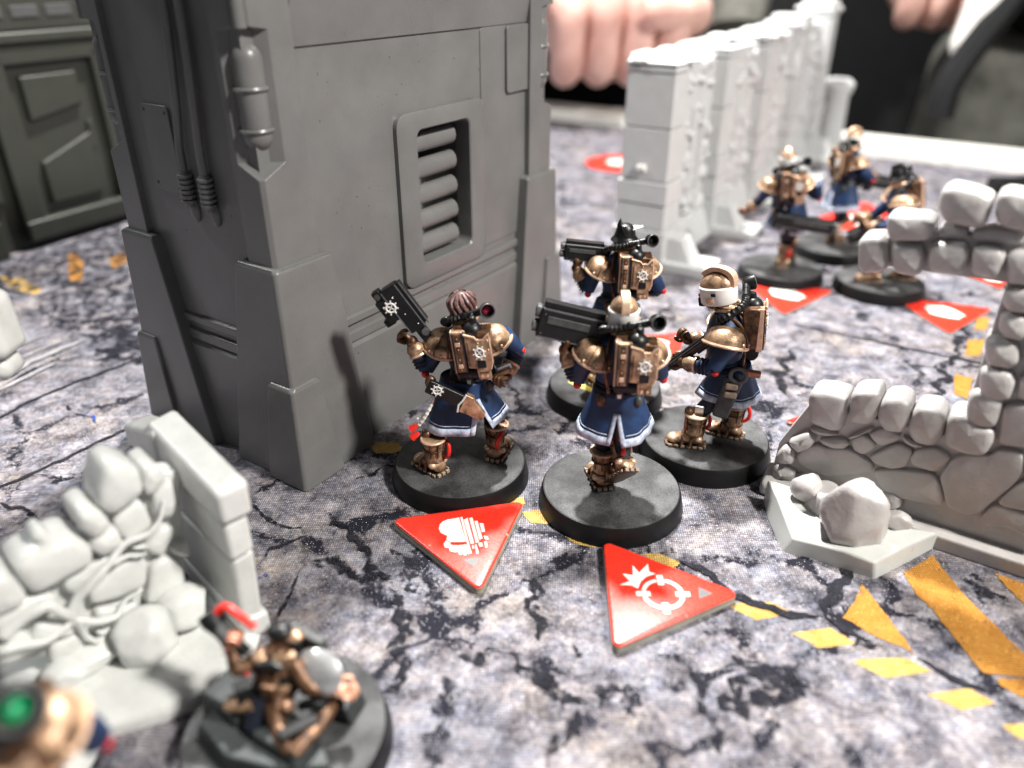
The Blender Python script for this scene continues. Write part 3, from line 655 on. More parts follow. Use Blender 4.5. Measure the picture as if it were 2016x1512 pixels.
# pale ruin fragment at the left edge: column outside the frame with an overhanging arm of stones
t = thing('ruined_column', 'white plastic ruin with rounded overhanging stones poking in at the left frame edge', 'terrain wall', (-11.15, 12.2, 0), R(0))
for k, (z0, z1, r) in enumerate(((0, 1.3, .50), (1.32, 2.5, .46), (2.52, 3.8, .48), (3.82, 5.2, .50))):
    MB().loft([[(-r, -.4, z0), (r, -.4, z0), (r, .4, z0), (-r, .4, z0)], [(-r, -.38, z1), (r, -.38, z1), (r, .38, z1), (-r, .38, z1)]]).build('stone', 'ruin_plastic', t, bevel=.2, seg=4)
for c_, d_ in (((1.05, 0, 4.7), (1.0, .8, 1.0)), ((2.12, 0, 4.55), (1.0, .85, 1.15)), ((1.0, 0, 3.85), (.8, .7, .6)), ((2.05, 0, 3.78), (.95, .7, .45))):
    MB().box(c_, d_, top=(.9, .9)).build('stone', 'ruin_plastic', t, bevel=.22, seg=4)

# ================================================================== GOTHIC WALL
def gothic():
    O = Vector((5.05, 27.3, 0)); a = R(57)
    T = thing('gothic_wall', 'light grey gothic wall of repeated buttress piers with broken top, behind the figurines', 'terrain wall', O, a)
    M = 'gothic_plastic'; n = 5; pitch = 5.1; D = 1.75
    # local x along wall (receding), y to the left (thickness 0..), right flank at y=0
    for i in range(n):
        x = i*pitch; Hh = [7.05, 7.1, 7.15, 7.3, 7.75][i]
        p = MB(); lev = [0, 1.45, 2.35, 3.15, 4.95, Hh-.35, Hh-.12, Hh]
        for k in range(len(lev)-1):
            g_ = (.14, .05, .08, 0, 0, .02, .05)[k]
            p.box((x+.62, D/2-.35, (lev[k]+lev[k+1])/2), (1.25+g_*2, D+g_*2, lev[k+1]-lev[k]-.03))
        p.build('buttress_pier', M, T, bevel=.04)
        rr = random.Random(i+50)
        for q in range(6): facet_rock((x+rr.uniform(.1, 1.2), rr.uniform(-.3, 1.3), Hh), (rr.uniform(.3, .6), rr.uniform(.3, .6), rr.uniform(.08, .28)), i*9+q+100, 8, 2).build('broken_block', M, T, ang=25)
        if i in (3, 4): MB().box((x+.62, .5, Hh+.2), (1.25, 1.75, .5), top=(.95, .95)).build('broken_block', M, T, bevel=.1)
        MB().box((x+.62, -.75, .62), (1.1, 1.9, 1.25), top=(.75, .35)).build('buttress_base', M, T, bevel=.1)
        MB().box((x+.62, -1.0, .2), (1.5, 2.4, .4)).build('buttress_base', M, T, bevel=.08)
        if i < n-1:
            hh = (Hh+.05)
            MB().box((x+pitch/2+.6, .75, hh/2-.1), (pitch-1.2, 1.2, hh-.2)).build('wall_bay', M, T, bevel=.05)
            for q in (1, 2, 3):
                xx = x+1.35+q*.95; b_ = MB(); b_.tube([(xx, .12, 1.2), (xx, .12, 5.2)], .14, 8); b_.build('mullion', M, T)
            b_ = MB(); rnd = random.Random(i)
            for q in range(60):
                b_.ell((x+rnd.uniform(1.3, 5.0), rnd.uniform(.05, .25), rnd.uniform(.8, 6.9)), (rnd.uniform(.08, .3), .2, rnd.uniform(.08, .35)), 8, 6)
            b_.build('carved_relief', M, T)
            MB().box((x+pitch/2+.6, .2, .55), (pitch-1.3, 1.3, 1.1), top=(1, .4)).build('sloped_sill', M, T, bevel=.08)
            rr = random.Random(i+9)
            for q in range(5):
                facet_rock((x+1.2+q*.75, 1.0+rr.uniform(-.2, .2), hh), (.45, .5, rr.uniform(.1, .3)), i*7+q, 8, 2).build('broken_block', M, T, ang=25)
    MB().lathe([(.85, 0), (.75, .3), (.7, 3.3), (.85, 3.5), (.9, 3.9), (.6, 4.15), (.01, 4.2)], 16, Matrix.Translation((23.4, -.6, 0))).build('end_pier', M, T)
    MB().tube([(-.07, .45, 3.62), (-.075, .75, 3.60)], .13, 10).build('cast_mark', 'white_paint', T)
gothic()

# ================================================================== TOKENS
def z7(x, y): return (740+x/2.724, 960+y/2.724)
def token(cor, label, emblem=None, h=.19, loc_h=0.0, nicks=(), name='triangular_token'):
    """cor = three photo corners on the top face"""
    P = [at(x, y, h) for x, y in cor]; c = (P[0]+P[1]+P[2])/3; c.z = 0
    # true equilateral about the centre
    rad = sum((p.xy-c.xy).length for p in P)/3; a0 = math.atan2(P[0].y-c.y, P[0].x-c.x); sg = 1 if ((P[1]-P[0]).cross(P[2]-P[0])).z > 0 else -1
    tri = [(rad*math.cos(sg*2*PI*k/3), rad*math.sin(sg*2*PI*k/3)) for k in range(3)]
    def rnd_tri(s, r=.10):
        out = []
        for k in range(3):
            A_ = Vector(tri[k]); d = A_.normalized(); cc = A_*s-d*r*2
            b = math.atan2(d.y, d.x)
            for j in range(-3, 4): t = b+sg*j*R(60)/3; out.append((cc.x+r*math.cos(t), cc.y+r*math.sin(t)))
        return out
    T = thing(name, label, 'game token', (c.x, c.y, 0), a0, 'red triangular game tokens')
    o1, o2, o3 = rnd_tri(1.03), rnd_tri(1.035), rnd_tri(.985)
    MB().prism(o2, 0, h*.42).build('card_layer', 'card_core', T, bevel=.006); MB().prism(rnd_tri(1.022), h*.40, h*.60).build('card_layer', 'card_dark', T)
    MB().prism(o2, h*.58, h*.76).build('card_layer', 'card_core', T, bevel=.006)
    if sg < 0: o1, o3 = o1[::-1], o3[::-1]
    top = MB().loft([[(p[0], p[1], h*.75) for p in o1], [(p[0], p[1], h*.86) for p in o1], [(p[0]*.985, p[1]*.985, h*.96) for p in o1], [(p[0]*.95, p[1]*.95, h) for p in o1]]).build('printed_face', 'token_red', T, ang=50)
    inv = (Matrix.Translation((c.x, c.y, 0)) @ Matrix.Rotation(a0, 4, 'Z')).inverted()
    def prt(poly, m, nm):
        pts = [inv @ at(*z7(x, y), h) for x, y in poly]
        MB().prism([(p.x, p.y) for p in pts], h-.002, h+.004).build(nm, m, top, smooth=False)
    if emblem == 'skull':
        prt([(338, 222), (343, 198), (358, 182), (385, 171), (420, 166), (446, 160), (484, 290), (462, 292), (400, 292), (378, 278), (384, 258), (366, 252), (348, 242)], 'token_white', 'skull_print')
        prt([(378, 282), (398, 294), (402, 308), (445, 310), (487, 303), (500, 345), (497, 360), (488, 348), (484, 362), (472, 362), (468, 347), (460, 360), (447, 358), (443, 344), (424, 346), (398, 340), (394, 326), (370, 320), (364, 302)], 'token_white', 'skull_print')
        for q in ([(452, 160), (464, 157), (514, 352), (503, 354)], [(470, 172), (492, 163), (528, 300), (508, 303)], [(500, 164), (518, 160), (554, 292), (536, 298)], [(528, 180), (545, 178), (572, 272), (556, 282)], [(556, 190), (576, 192), (586, 235), (568, 240)],
                  [(530, 306), (540, 304), (552, 350), (540, 356)], [(548, 298), (568, 294), (574, 314), (556, 318)], [(578, 258), (600, 264), (604, 278), (586, 276)], [(582, 290), (594, 288), (598, 318), (588, 322)], [(514, 310), (524, 308), (530, 326), (518, 330)]):
            prt(q, 'token_white', 'skull_print')
        prt([(468, 388), (558, 373), (530, 426)], 'token_grey', 'corner_mark')
    elif emblem == 'target':
        cc = inv @ at(*z7(1540, 570), h); ex = (inv @ at(*z7(1692, 572), h))-cc; ey = (inv @ at(*z7(1505, 462), h))-cc
        r1 = ex.length*.90; e0 = math.atan2(ex.y, ex.x); e1 = math.atan2(ey.y, ey.x)
        def arc(a_, b_, ri, ro, nm='target_print'):
            k = 9; q = [(cc.x+ro*math.cos(a_+(b_-a_)*i/k), cc.y+ro*math.sin(a_+(b_-a_)*i/k)) for i in range(k+1)]
            q += [(cc.x+ri*math.cos(b_+(a_-b_)*i/k), cc.y+ri*math.sin(b_+(a_-b_)*i/k)) for i in range(k+1)]
            MB().prism(q, h-.002, h+.004).build(nm, 'token_white', top, smooth=False)
        for k in range(4):
            s_ = 1 if (ex.cross(ey)).z > 0 else -1; b0 = e0+s_*k*PI/2
            arc(b0+R(13), b0+R(77), r1*.68, r1*.84)
            d = Vector((math.cos(b0), math.sin(b0))); nn = Vector((-d.y, d.x)); q = [cc.xy+d*r1*.50+nn*.055, cc.xy+d*r1*1.05+nn*.055, cc.xy+d*r1*1.05-nn*.055, cc.xy+d*r1*.50-nn*.055]
            MB().prism([tuple(p) for p in q], h-.002, h+.0045).build('target_print', 'token_white', top, smooth=False)
        prt([(1308, 522), (1362, 502), (1322, 462), (1378, 470), (1376, 416), (1412, 456), (1458, 410), (1466, 452), (1500, 462), (1450, 478), (1420, 505), (1405, 542), (1370, 524)], 'token_white', 'burst_print')
        prt([(1730, 534), (1808, 568), (1735, 596)], 'token_grey', 'corner_mark')
    elif emblem == 'blob':
        q = [(rad*.30*math.cos(2*PI*k/16)*(1+.15*math.sin(3*k))*1.15, rad*.26*math.sin(2*PI*k/16)*(1+.1*math.cos(2*k))) for k in range(16)]
        MB().prism(q, h-.002, h+.004).build('skull_print', 'token_white', top, smooth=False)
        MB().prism([(rad*.55, -.08), (rad*.68, 0), (rad*.55, .08)], h-.002, h+.004).build('corner_mark', 'token_grey', top, smooth=False)
        for e in (-.1, .12): MB().prism([(e+.05*math.cos(k), -.03+.05*math.sin(k)) for k in range(6)], h, h+.006).build('skull_print', 'token_red', top, smooth=False)
    for x, y in nicks:
        q = inv @ at(*z7(x, y), h*.7); facet_rock((q.x, q.y, h*.55), (.05, .04, .09), int(x), 6, 2).build('sprue_nub', 'cream_sole', T)
    return T
token([(772, 1022), (1032, 988), (943, 1158)], 'red triangular token printed with a striped white skull, in front of the bareheaded figurine', 'skull', nicks=((288, 322), (700, 262)))
token([(1190, 1066), (1455, 1168), (1208, 1272)], 'red triangular token printed with white target ring and burst, nearest the viewer', 'target', nicks=((1660, 696),))
token([(1352, 652), (1215, 665), (1300, 728)], 'red triangular token lying behind the striding helmeted figurine', 'blob', .08)
token([(1478, 556), (1598, 556), (1570, 628)], 'red triangular token just right of the figurine seen side-on', 'blob', .08)
token([(1766, 586), (1932, 600), (1880, 660)], 'red triangular token with white print seen through the opening of the right ruin', 'blob', .08)
token([(1532, 828), (1720, 800), (1690, 870)], 'red triangular token half hidden behind the sill stones of the right ruin', 'blob', .1)
token([(1700, 385), (1650, 470), (1770, 455)], 'red triangular token between the three far figurines', 'blob', .08)
token([(1915, 540), (1990, 540), (1960, 568)], 'small sliver of a red triangular token under the lintel of the right ruin', 'blob', .08)
c = at(1222, 324); t = thing('round_token', 'round red token with white print, left of the gothic wall', 'game token', (c.x, c.y, 0))
MB().lathe([(1.95, 0), (1.95, .1), (1.85, .13), (.01, .13)], 32).build('printed_face', 'token_red', t); MB().lathe([(.8, .12), (.8, .136), (.01, .136)], 14).build('skull_print', 'token_white', t)

# ================================================================== FIGURINES
def rotx(d): return Matrix.Rotation(R(d), 4, 'X')
def roty(d): return Matrix.Rotation(R(d), 4, 'Y')
def rotz(d): return Matrix.Rotation(R(d), 4, 'Z')
def TR(x, y, z): return Matrix.Translation((x, y, z))
def curve(pts, k=5):
    P = [Vector(p) for p in pts]; out = []
    for i in range(len(P)-1):
        p0 = P[max(i-1, 0)]; p1 = P[i]; p2 = P[i+1]; p3 = P[min(i+2, len(P)-1)]
        for j in range(k):
            t = j/k; out.append(.5*((2*p1)+(p2-p0)*t+(2*p0-5*p1+4*p2-p3)*t*t+(3*p1-p0-3*p2+p3)*t**3))
    out.append(P[-1]); return out
def gear(M, r, parent, m='white_paint', teeth=8):
    mb = MB(M); mb.ring((0, 0, 0), r*.62, r*.13, n=18, m=6)
    for k in range(teeth):
        a = 2*PI*k/teeth+.2; mb.box((r*.80*math.cos(a), r*.80*math.sin(a), 0), (r*.42, r*.16, r*.16), Matrix.Rotation(a, 3, 'Z'))
    for k in range(2): a = PI/2*k+.6; mb.box((0, 0, 0), (r*1.1, r*.14, r*.14), Matrix.Rotation(a, 3, 'Z'))
    return mb.build('gear_emblem', m, parent)
def base(T, yellow=False):
    b = MB().lathe([(1.50, 0), (1.50, .05), (1.43, .36), (1.405, .40), (1.38, .402)], 72).build('base', 'base_black', T, ang=30)
    MB().lathe([(1.392, .398), (1.385, .410), (.01, .412)], 72, caps=False).build('base_top', 'base_top', b)
    return b
def boot(T, M, cable=1, lift=False):
    """boot pointing +y, sole at z=0, origin under the ankle"""
    M = M @ Matrix.Diagonal((1.20, 1.16, 1.0, 1)); b = MB(M)
    rings = []
    for y, w_, h_ in ((-.20, .10, .16), (-.17, .15, .25), (-.02, .165, .32), (.14, .155, .25), (.30, .165, .19), (.42, .14, .14), (.47, .07, .09)):
        rings.append([(w_*math.cos(t), y, .07+max(0, h_*.5+h_*.5*math.sin(t))) for t in [2*PI*j/12 for j in range(12)]])
    b.loft(rings); o = b.build('boot', 'bronze', T, sub=1)
    s = MB(M); out = [(-.13, -.23), (.13, -.23), (.175, -.05), (.165, .15), (.185, .33), (.14, .50), (0, .54), (-.14, .50), (-.185, .33), (-.165, .15), (-.175, -.05)]
    s.prism(out, 0, .055); s.build('sole', 'bronze_dark', o, bevel=.01)
    for k in range(6):
        for sx in (-1, 1): MB(M).box((sx*.165, -.16+k*.115, .045), (.03, .075, .06)).build('sole_lug', 'cream_sole', o, bevel=.012)
    for k in range(3): MB(M).box((-.1+k*.1, -.235, .045), (.07, .05, .075)).build('sole_lug', 'cream_sole', o, bevel=.012)
    MB(M).ell((0, .36, .14), (.145, .13, .10)).build('toe_cap', 'bronze_light', o)
    for yy, rr in ((.20, .175), (.04, .185)): MB(M).tube([(rr*math.cos(t), yy, .10+(.20 if yy > .1 else .27)*math.sin(t)) for t in [PI*j/10 for j in range(11)]], .026, 6).build('boot_strap', 'bronze_dark', o)
    g = MB(M).lathe([(.16, .28), (.175, .34), (.15, .45), (.17, .62), (.205, .78), (.215, .82), (.19, .83)], 16, TR(0, -.01, 0)); gr = g.build('greave', 'bronze', o)
    MB(M).ring((0, -.01, .81), .21, .028, n=18).build('greave_rim', 'bronze_light', gr)
    MB(M).ring((0, -.01, .33), .172, .022, n=16).build('greave_rim', 'bronze_dark', gr)
    MB(M).ell((.13, -.10, .25), (.075, .075, .075)).build('ankle_boss', 'bronze_light', o); MB(M).ell((-.13, -.10, .25), (.075, .075, .075)).build('ankle_boss', 'bronze_light', o)
    for t in (-2.6, -1.9, -1.2, -.5): MB(M).tube([(.178*math.cos(t), -.01+.178*math.sin(t), .44), (.215*math.cos(t), -.01+.215*math.sin(t), .79)], .014, 5).build('greave_seam', 'bronze_dark', gr)
    MB(M).ring((0, -.01, .60), .182, .016, n=18).build('greave_seam', 'bronze_dark', gr)
    MB(M).box((0, .17, .55), (.18, .06, .34)).build('shin_plate', 'copper', gr, bevel=.03)
    MB(M).ell((0, .13, .86), (.12, .09, .10)).build('knee_guard', 'bronze_dark', gr)
    c_ = curve([(cable*.14, -.10, .74), (cable*.16, -.22, .72), (cable*.12, -.28, .60), (cable*.10, -.27, .46), (cable*.10, -.18, .36)], 4); MB(M).tube(c_, .038, 8).build('red_cable', 'red_paint', o)
    return o
def hand(T, M, m='bronze', grip=.09):
    """fist closed round a bar along local y; knuckles toward +x, wrist at -z"""
    h = MB(M).ell((0, 0, 0), (.095, .12, .10), 12, 8).build('glove', m, T, sub=0)
    for k in range(4):
        y = -.09+k*.06; l = (.9, 1.05, 1., .82)[k]
        pts = [(.06, y, .03), (.06+.07*l, y, .07), (.07+.11*l, y, .13*l), (.05+.07*l, y, .19*l), (.02, y, .20*l)]
        MB(M).tube(curve(pts, 3), [.033]*9+[.03]*3+[.024], 8).build('finger', m, h)
    MB(M).tube(curve([(-.04, .07, .02), (-.08, .11, .08), (-.05, .12, .16), (.01, .11, .19)], 3), [.038]*4+[.034]*4+[.03, .022], 8).build('thumb', m, h)
    return h
def limb(T, pts, rs, m, name, k=5, n=12):
    P = curve(pts, k); N = len(P); rr = []
    for i in range(N):
        t = i/(N-1)*(len(rs)-1); j = min(int(t), len(rs)-2); rr.append(rs[j]+(rs[j+1]-rs[j])*(t-j))
    return MB(T[1]).tube(P, rr, n).build(name, m, T[0])
def bands(T, M, p, q, r, n=3, m='navy', parent=None):
    p = Vector(p); q = Vector(q); d = (q-p); rot = d.to_track_quat('Z', 'Y').to_matrix()
    for k in range(n): MB(M).ring(p+d*(k/max(1, n-1)), r, .022, n=16, rot=rot).build('sleeve_band', m, parent or T)
def skirt(T, M, hem=1.40, waist=2.34, rw=(.45, .36), rh=(.74, .62), sway=(0, 0), slit=-90, slit_top=1.80, gap=9, folds=5, ph=0, back_drop=.14, trim='trim_paint', tilt=0):
    """flared coat skirt with a slit; trim follows hem and slit"""
    def F(phi, t, off=0):
        f = t**1.15; rx = rw[0]+(rh[0]-rw[0])*f; ry = rw[1]+(rh[1]-rw[1])*f
        w_ = 1+.055*t*math.sin(folds*phi+ph)+.02*t*math.sin(11*phi)
        zb = hem-back_drop*max(0, -math.sin(phi-R(slit+90)))*1+tilt*math.cos(phi)
        return ((rx*w_+off)*math.cos(phi)+sway[0]*f, (ry*w_+off)*math.sin(phi)+sway[1]*f, waist+(zb-waist)*t)
    ts = (waist-slit_top)/(waist-hem)
    def edge(t): return R(gap)*max(0, (t-ts)/(1-ts))
    NP, NT = 72, 12; rings = []
    for i in range(NT+1):
        t = i/NT; e = edge(t); rings.append([F(R(slit)+e+(2*PI-2*e)*j/NP, t) for j in range(NP+1)])
    sk = MB(M).loft(rings, False, closed=False).build('coat_skirt', 'blue_cloth', T, solid=.022, ang=80)
    # trim
    hw = .125; t0 = 1-hw/(waist-hem); rr = []
    for t in (t0, (t0+1)/2, 1.012): e = edge(t); rr.append([F(R(slit)+e+(2*PI-2*e)*j/NP, t, .017) for j in range(NP+1)])
    MB(M).loft(rr, False, closed=False).build('hem_trim', trim, sk, solid=.010, ang=50)
    t9 = 1-(hw+.055)/(waist-hem); rr = []
    for t in (t9, t9+.018): e = edge(t)+R(9); rr.append([F(R(slit)+e+(2*PI-2*e)*j/NP, t, .017) for j in range(NP+1)])
    MB(M).loft(rr, False, closed=False).build('trim_line', trim, sk, solid=.006, ang=50)
    for sg in (1, -1):
        rr = []
        for i in range(9):
            t = ts-.03+(1.0-ts+.03)*i/8; e = edge(t); wd = R(7)
            rr.append([F(R(slit)+sg*(e-R(.6)), t, .019), F(R(slit)+sg*(e+wd*.5), t, .019), F(R(slit)+sg*(e+wd), t, .019)])
        MB(M).loft(rr, False, closed=False).build('slit_trim', trim, sk, solid=.010, ang=50)
    return sk
def torso(T, M, waist=2.28):
    prof = [(2.20, .44, .35), (2.45, .43, .34), (2.8, .50, .37), (3.1, .58, .38), (3.28, .50, .32), (3.42, .26, .24), (3.5, .2, .2)]
    b = MB(M).loft([[(rx*math.cos(t), ry*math.sin(t), z) for t in [2*PI*j/20 for j in range(20)]] for z, rx, ry in prof]).build('coat', 'blue_cloth', T, sub=1)
    MB(M).ring((0, 0, 2.36), .45, .05, n=28, sy=.82).build('belt', 'navy', b)
    MB(M).box((-.02, -.395, 2.36), (.14, .05, .15)).build('belt_buckle', 'grey_leather', b, bevel=.015)
    for z in (2.42, 2.50): MB(M).ring((0, 0, z), .445, .018, n=28, sy=.8).build('strap', 'black_plastic', b)
    for sx in (-1, 1):
        MB(M).tube(curve([(sx*.22, -.37, 2.4), (sx*.30, -.40, 2.9), (sx*.28, -.30, 3.3), (sx*.2, .05, 3.45), (sx*.25, .33, 3.1)], 5), .035, 6).build('harness_strap', 'bronze_dark', b)
    MB(M).ell((-.34, -.30, 2.20), (.10, .09, .14)).build('pouch', 'bronze_dark', b); MB(M).ell((.36, -.28, 2.18), (.09, .09, .12)).build('pouch', 'grey_leather', b)
    MB(M).box((-.02, -.42, 2.36), (.07, .03, .08)).build('buckle_pin', 'silver', b)
    return b
def shoulder(T, M, s):
    """half-dome pauldron, s=-1 left, 1 right"""
    Q = M @ TR(s*.50, -.04, 2.98) @ roty(-s*17) @ rotx(9) @ Matrix.Diagonal((1.12, 1.08, 1.22, 1))
    n = 18; rings = []
    for i in range(8):
        a = R(86*i/7); rings.append([(.378*math.cos(a)**.6*math.cos(t), .40*math.cos(a)**.6*math.sin(t), .30*math.sin(a)) for t in [2*PI*j/n for j in range(n)]])
    p = MB(Q).loft(rings, True).build('shoulder_pad', 'bronze', T, ang=60)
    MB(Q).tube([(.380*math.cos(t), .402*math.sin(t), .015) for t in [2*PI*j/24 for j in range(24)]], .028, 6, closed=True).build('pad_rim', 'bronze_light', p)
    for b in (-.35, .35):
        MB(Q).tube([(.383*math.cos(R(a))**.6*math.cos(-PI/2+b), .405*math.cos(R(a))**.6*math.sin(-PI/2+b), .302*math.sin(R(a))) for a in range(4, 88, 8)], .014, 5).build('pad_ridge', 'bronze_dark', p)
    for t in (-2.2, -1.57, -.9): MB(Q).ell((.37*math.cos(t), .395*math.sin(t), .075), (.026, .026, .026), 8, 6).build('rivet', 'bronze_light', p)
    return p
def backpack(T, M):
    """box pack with two panels, emblem, oxygen sphere and bedroll; sits on the back (-y)"""
    Q = M @ TR(.04, -.02, .31) @ Matrix.Diagonal((.86, 1, 1, 1))
    pk = MB(Q).loft([[(-.26, -.32, 2.42), (.58, -.32, 2.42), (.58, -.62, 2.46), (-.26, -.62, 2.46)], [(-.26, -.30, 3.30), (.64, -.30, 3.30), (.64, -.64, 3.22), (-.26, -.66, 3.30)]]).build('backpack', 'bronze_dark', T, bevel=.04)
    # left latch column
    MB(Q).box((-.10, -.66, 2.86), (.25, .10, .86)).build('latch_panel', 'bronze', pk, bevel=.02)
    MB(Q).box((-.10, -.715, 2.86), (.10, .03, .80)).build('latch_strip', 'bronze_dark', pk, bevel=.01)
    for z in (2.58, 3.05): MB(Q).box((-.10, -.74, z), (.11, .04, .09)).build('latch', 'bronze_light', pk, bevel=.015)
    MB(Q).box((-.24, -.64, 2.86), (.03, .12, .9)).build('pack_edge', 'bronze_light', pk, bevel=.01)
    for z in (2.50, 2.72, 2.94, 3.16): MB(Q).ell((-.10, -.735, z), (.016, .012, .016), 6, 4).build('rivet', 'bronze_light', pk)
    MB(Q).box((.02, -.68, 2.86), (.035, .10, .84)).build('panel_gap', 'navy', pk); MB(Q).box((-.20, -.68, 2.86), (.025, .10, .84)).build('panel_gap', 'navy', pk)
    MB(Q).tube([(.12, -.745, 2.60), (.12, -.745, 3.08)], .012, 5).build('plate_groove', 'bronze_dark', pk); MB(Q).tube([(.30, -.742, 2.42), (.52, -.742, 2.42)], .014, 5).build('plate_groove', 'bronze_dark', pk)
    # right plate, tapering to a tongue at the bottom
    W = Q @ Matrix(((1, 0, 0, 0), (0, 0, -1, -.655), (0, 1, 0, 0), (0, 0, 0, 1)))
    pl = MB(W).prism([(.06, 3.22), (.30, 3.16), (.34, 3.10), (.50, 3.12), (.60, 3.20), (.62, 2.62), (.56, 2.50), (.56, 2.26), (.26, 2.26), (.24, 2.50), (.06, 2.52)], 0, .075).build('pack_plate', 'bronze', pk, bevel=.018)
    MB(Q).tube([(.05, -.725, 3.24), (.29, -.735, 3.18), (.34, -.735, 3.12), (.48, -.735, 3.12), (.56, -.735, 3.2), (.63, -.72, 3.22)], .022, 6).build('plate_rim', 'bronze_light', pk)
    MB(Q).tube([(.62, -.715, 3.18), (.63, -.715, 2.62), (.57, -.715, 2.48)], .022, 6).build('plate_rim', 'bronze_light', pk)
    for x in (.345, .47): MB(Q).tube([(x, -.72, 2.34), (x, -.755, 2.34)], .03, 8).build('rivet', 'bronze_light', pk)
    for x, z in ((.58, 3.1), (.58, 2.9), (.36, 3.06)): MB(Q).ell((x, -.735, z), (.022, .02, .022), 8, 5).build('rivet', 'bronze_light', pk)
    MB(Q).box((.38, -.705, 2.60), (.20, .09, .16)).build('pack_socket', 'black_plastic', pk, bevel=.02)
    gear(Q @ TR(.37, -.76, 2.86) @ rotx(90), .155, pk)
    MB(Q).tube([(-.22, -.5, 2.33), (.30, -.5, 2.33)], .13, 12).build('bedroll', 'black_plastic', pk)
    for k in range(4): MB(Q).ring((-.15+k*.12, -.5, 2.33), .132, .014, 'X', 14).build('bedroll_strap', 'navy', pk)
    MB(Q).ell((.22, -.48, 3.20), (.235, .20, .205), 20, 14).build('air_tank', 'black_plastic', pk)
    MB(Q).lathe([(.09, 0), (.075, .12), (.05, .14)], 12, TR(.26, -.45, 3.36)).build('tank_neck', 'black_plastic', pk)
    return pk
def collar_hose(T, M, lens='red_lens'):
    M = M @ TR(0, 0, .13)
    MB(M).ring((-.02, -.02, 3.46), .27, .05, n=24, sy=.9).build('collar', 'bronze', T); MB(M).ring((-.02, -.05, 3.53), .25, .028, n=24, sy=.9).build('collar_rim', 'bronze_light', T)
    pts = curve([(-.36, .12, 3.30), (-.40, -.06, 3.42), (-.30, -.27, 3.54), (-.10, -.36, 3.60), (.08, -.36, 3.64)], 9); N = len(pts)
    h = MB(M).tube(pts, [.085 if i % 3 == 1 else .062 for i in range(N)], 10).build('ribbed_hose', 'black_plastic', T, ang=20)
    a = Vector((.05, -.36, 3.64)); b = Vector((.46, -.34, 3.72)); d = (b-a).normalized()
    s = MB(M).tube([a, a+d*.08, a+d*.09, a+d*.25, a+d*.26, b], [.085, .085, .07, .07, .08, .08], 12).build('scope', 'black_plastic', T)
    MB(M).tube([(.24, -.45, 3.60), (.24, -.38, 3.70)], .05, 8).build('scope_stem', 'black_plastic', s)
    e = MB(M).lathe([(.095, -.06), (.135, .0), (.15, .10), (.155, .16), (.125, .165), (.105, .14), (.10, .04), (.01, .04)], 22, TR(.53, -.33, 3.74) @ rotz(18) @ rotx(80)); e.build('eyepiece', 'black_plastic', s)
    MB(M).lathe([(.085, .045), (.05, .065), (.01, .07)], 14, TR(.53, -.33, 3.74) @ rotz(18) @ rotx(80)).build('lens', lens, s)
    MB(M @ TR(.53, -.33, 3.74) @ rotz(18) @ rotx(80) @ TR(0, 0, .165)).ring((0, 0, 0), .138, .012, n=22).build('eyepiece_rim', 'black_edge', s)
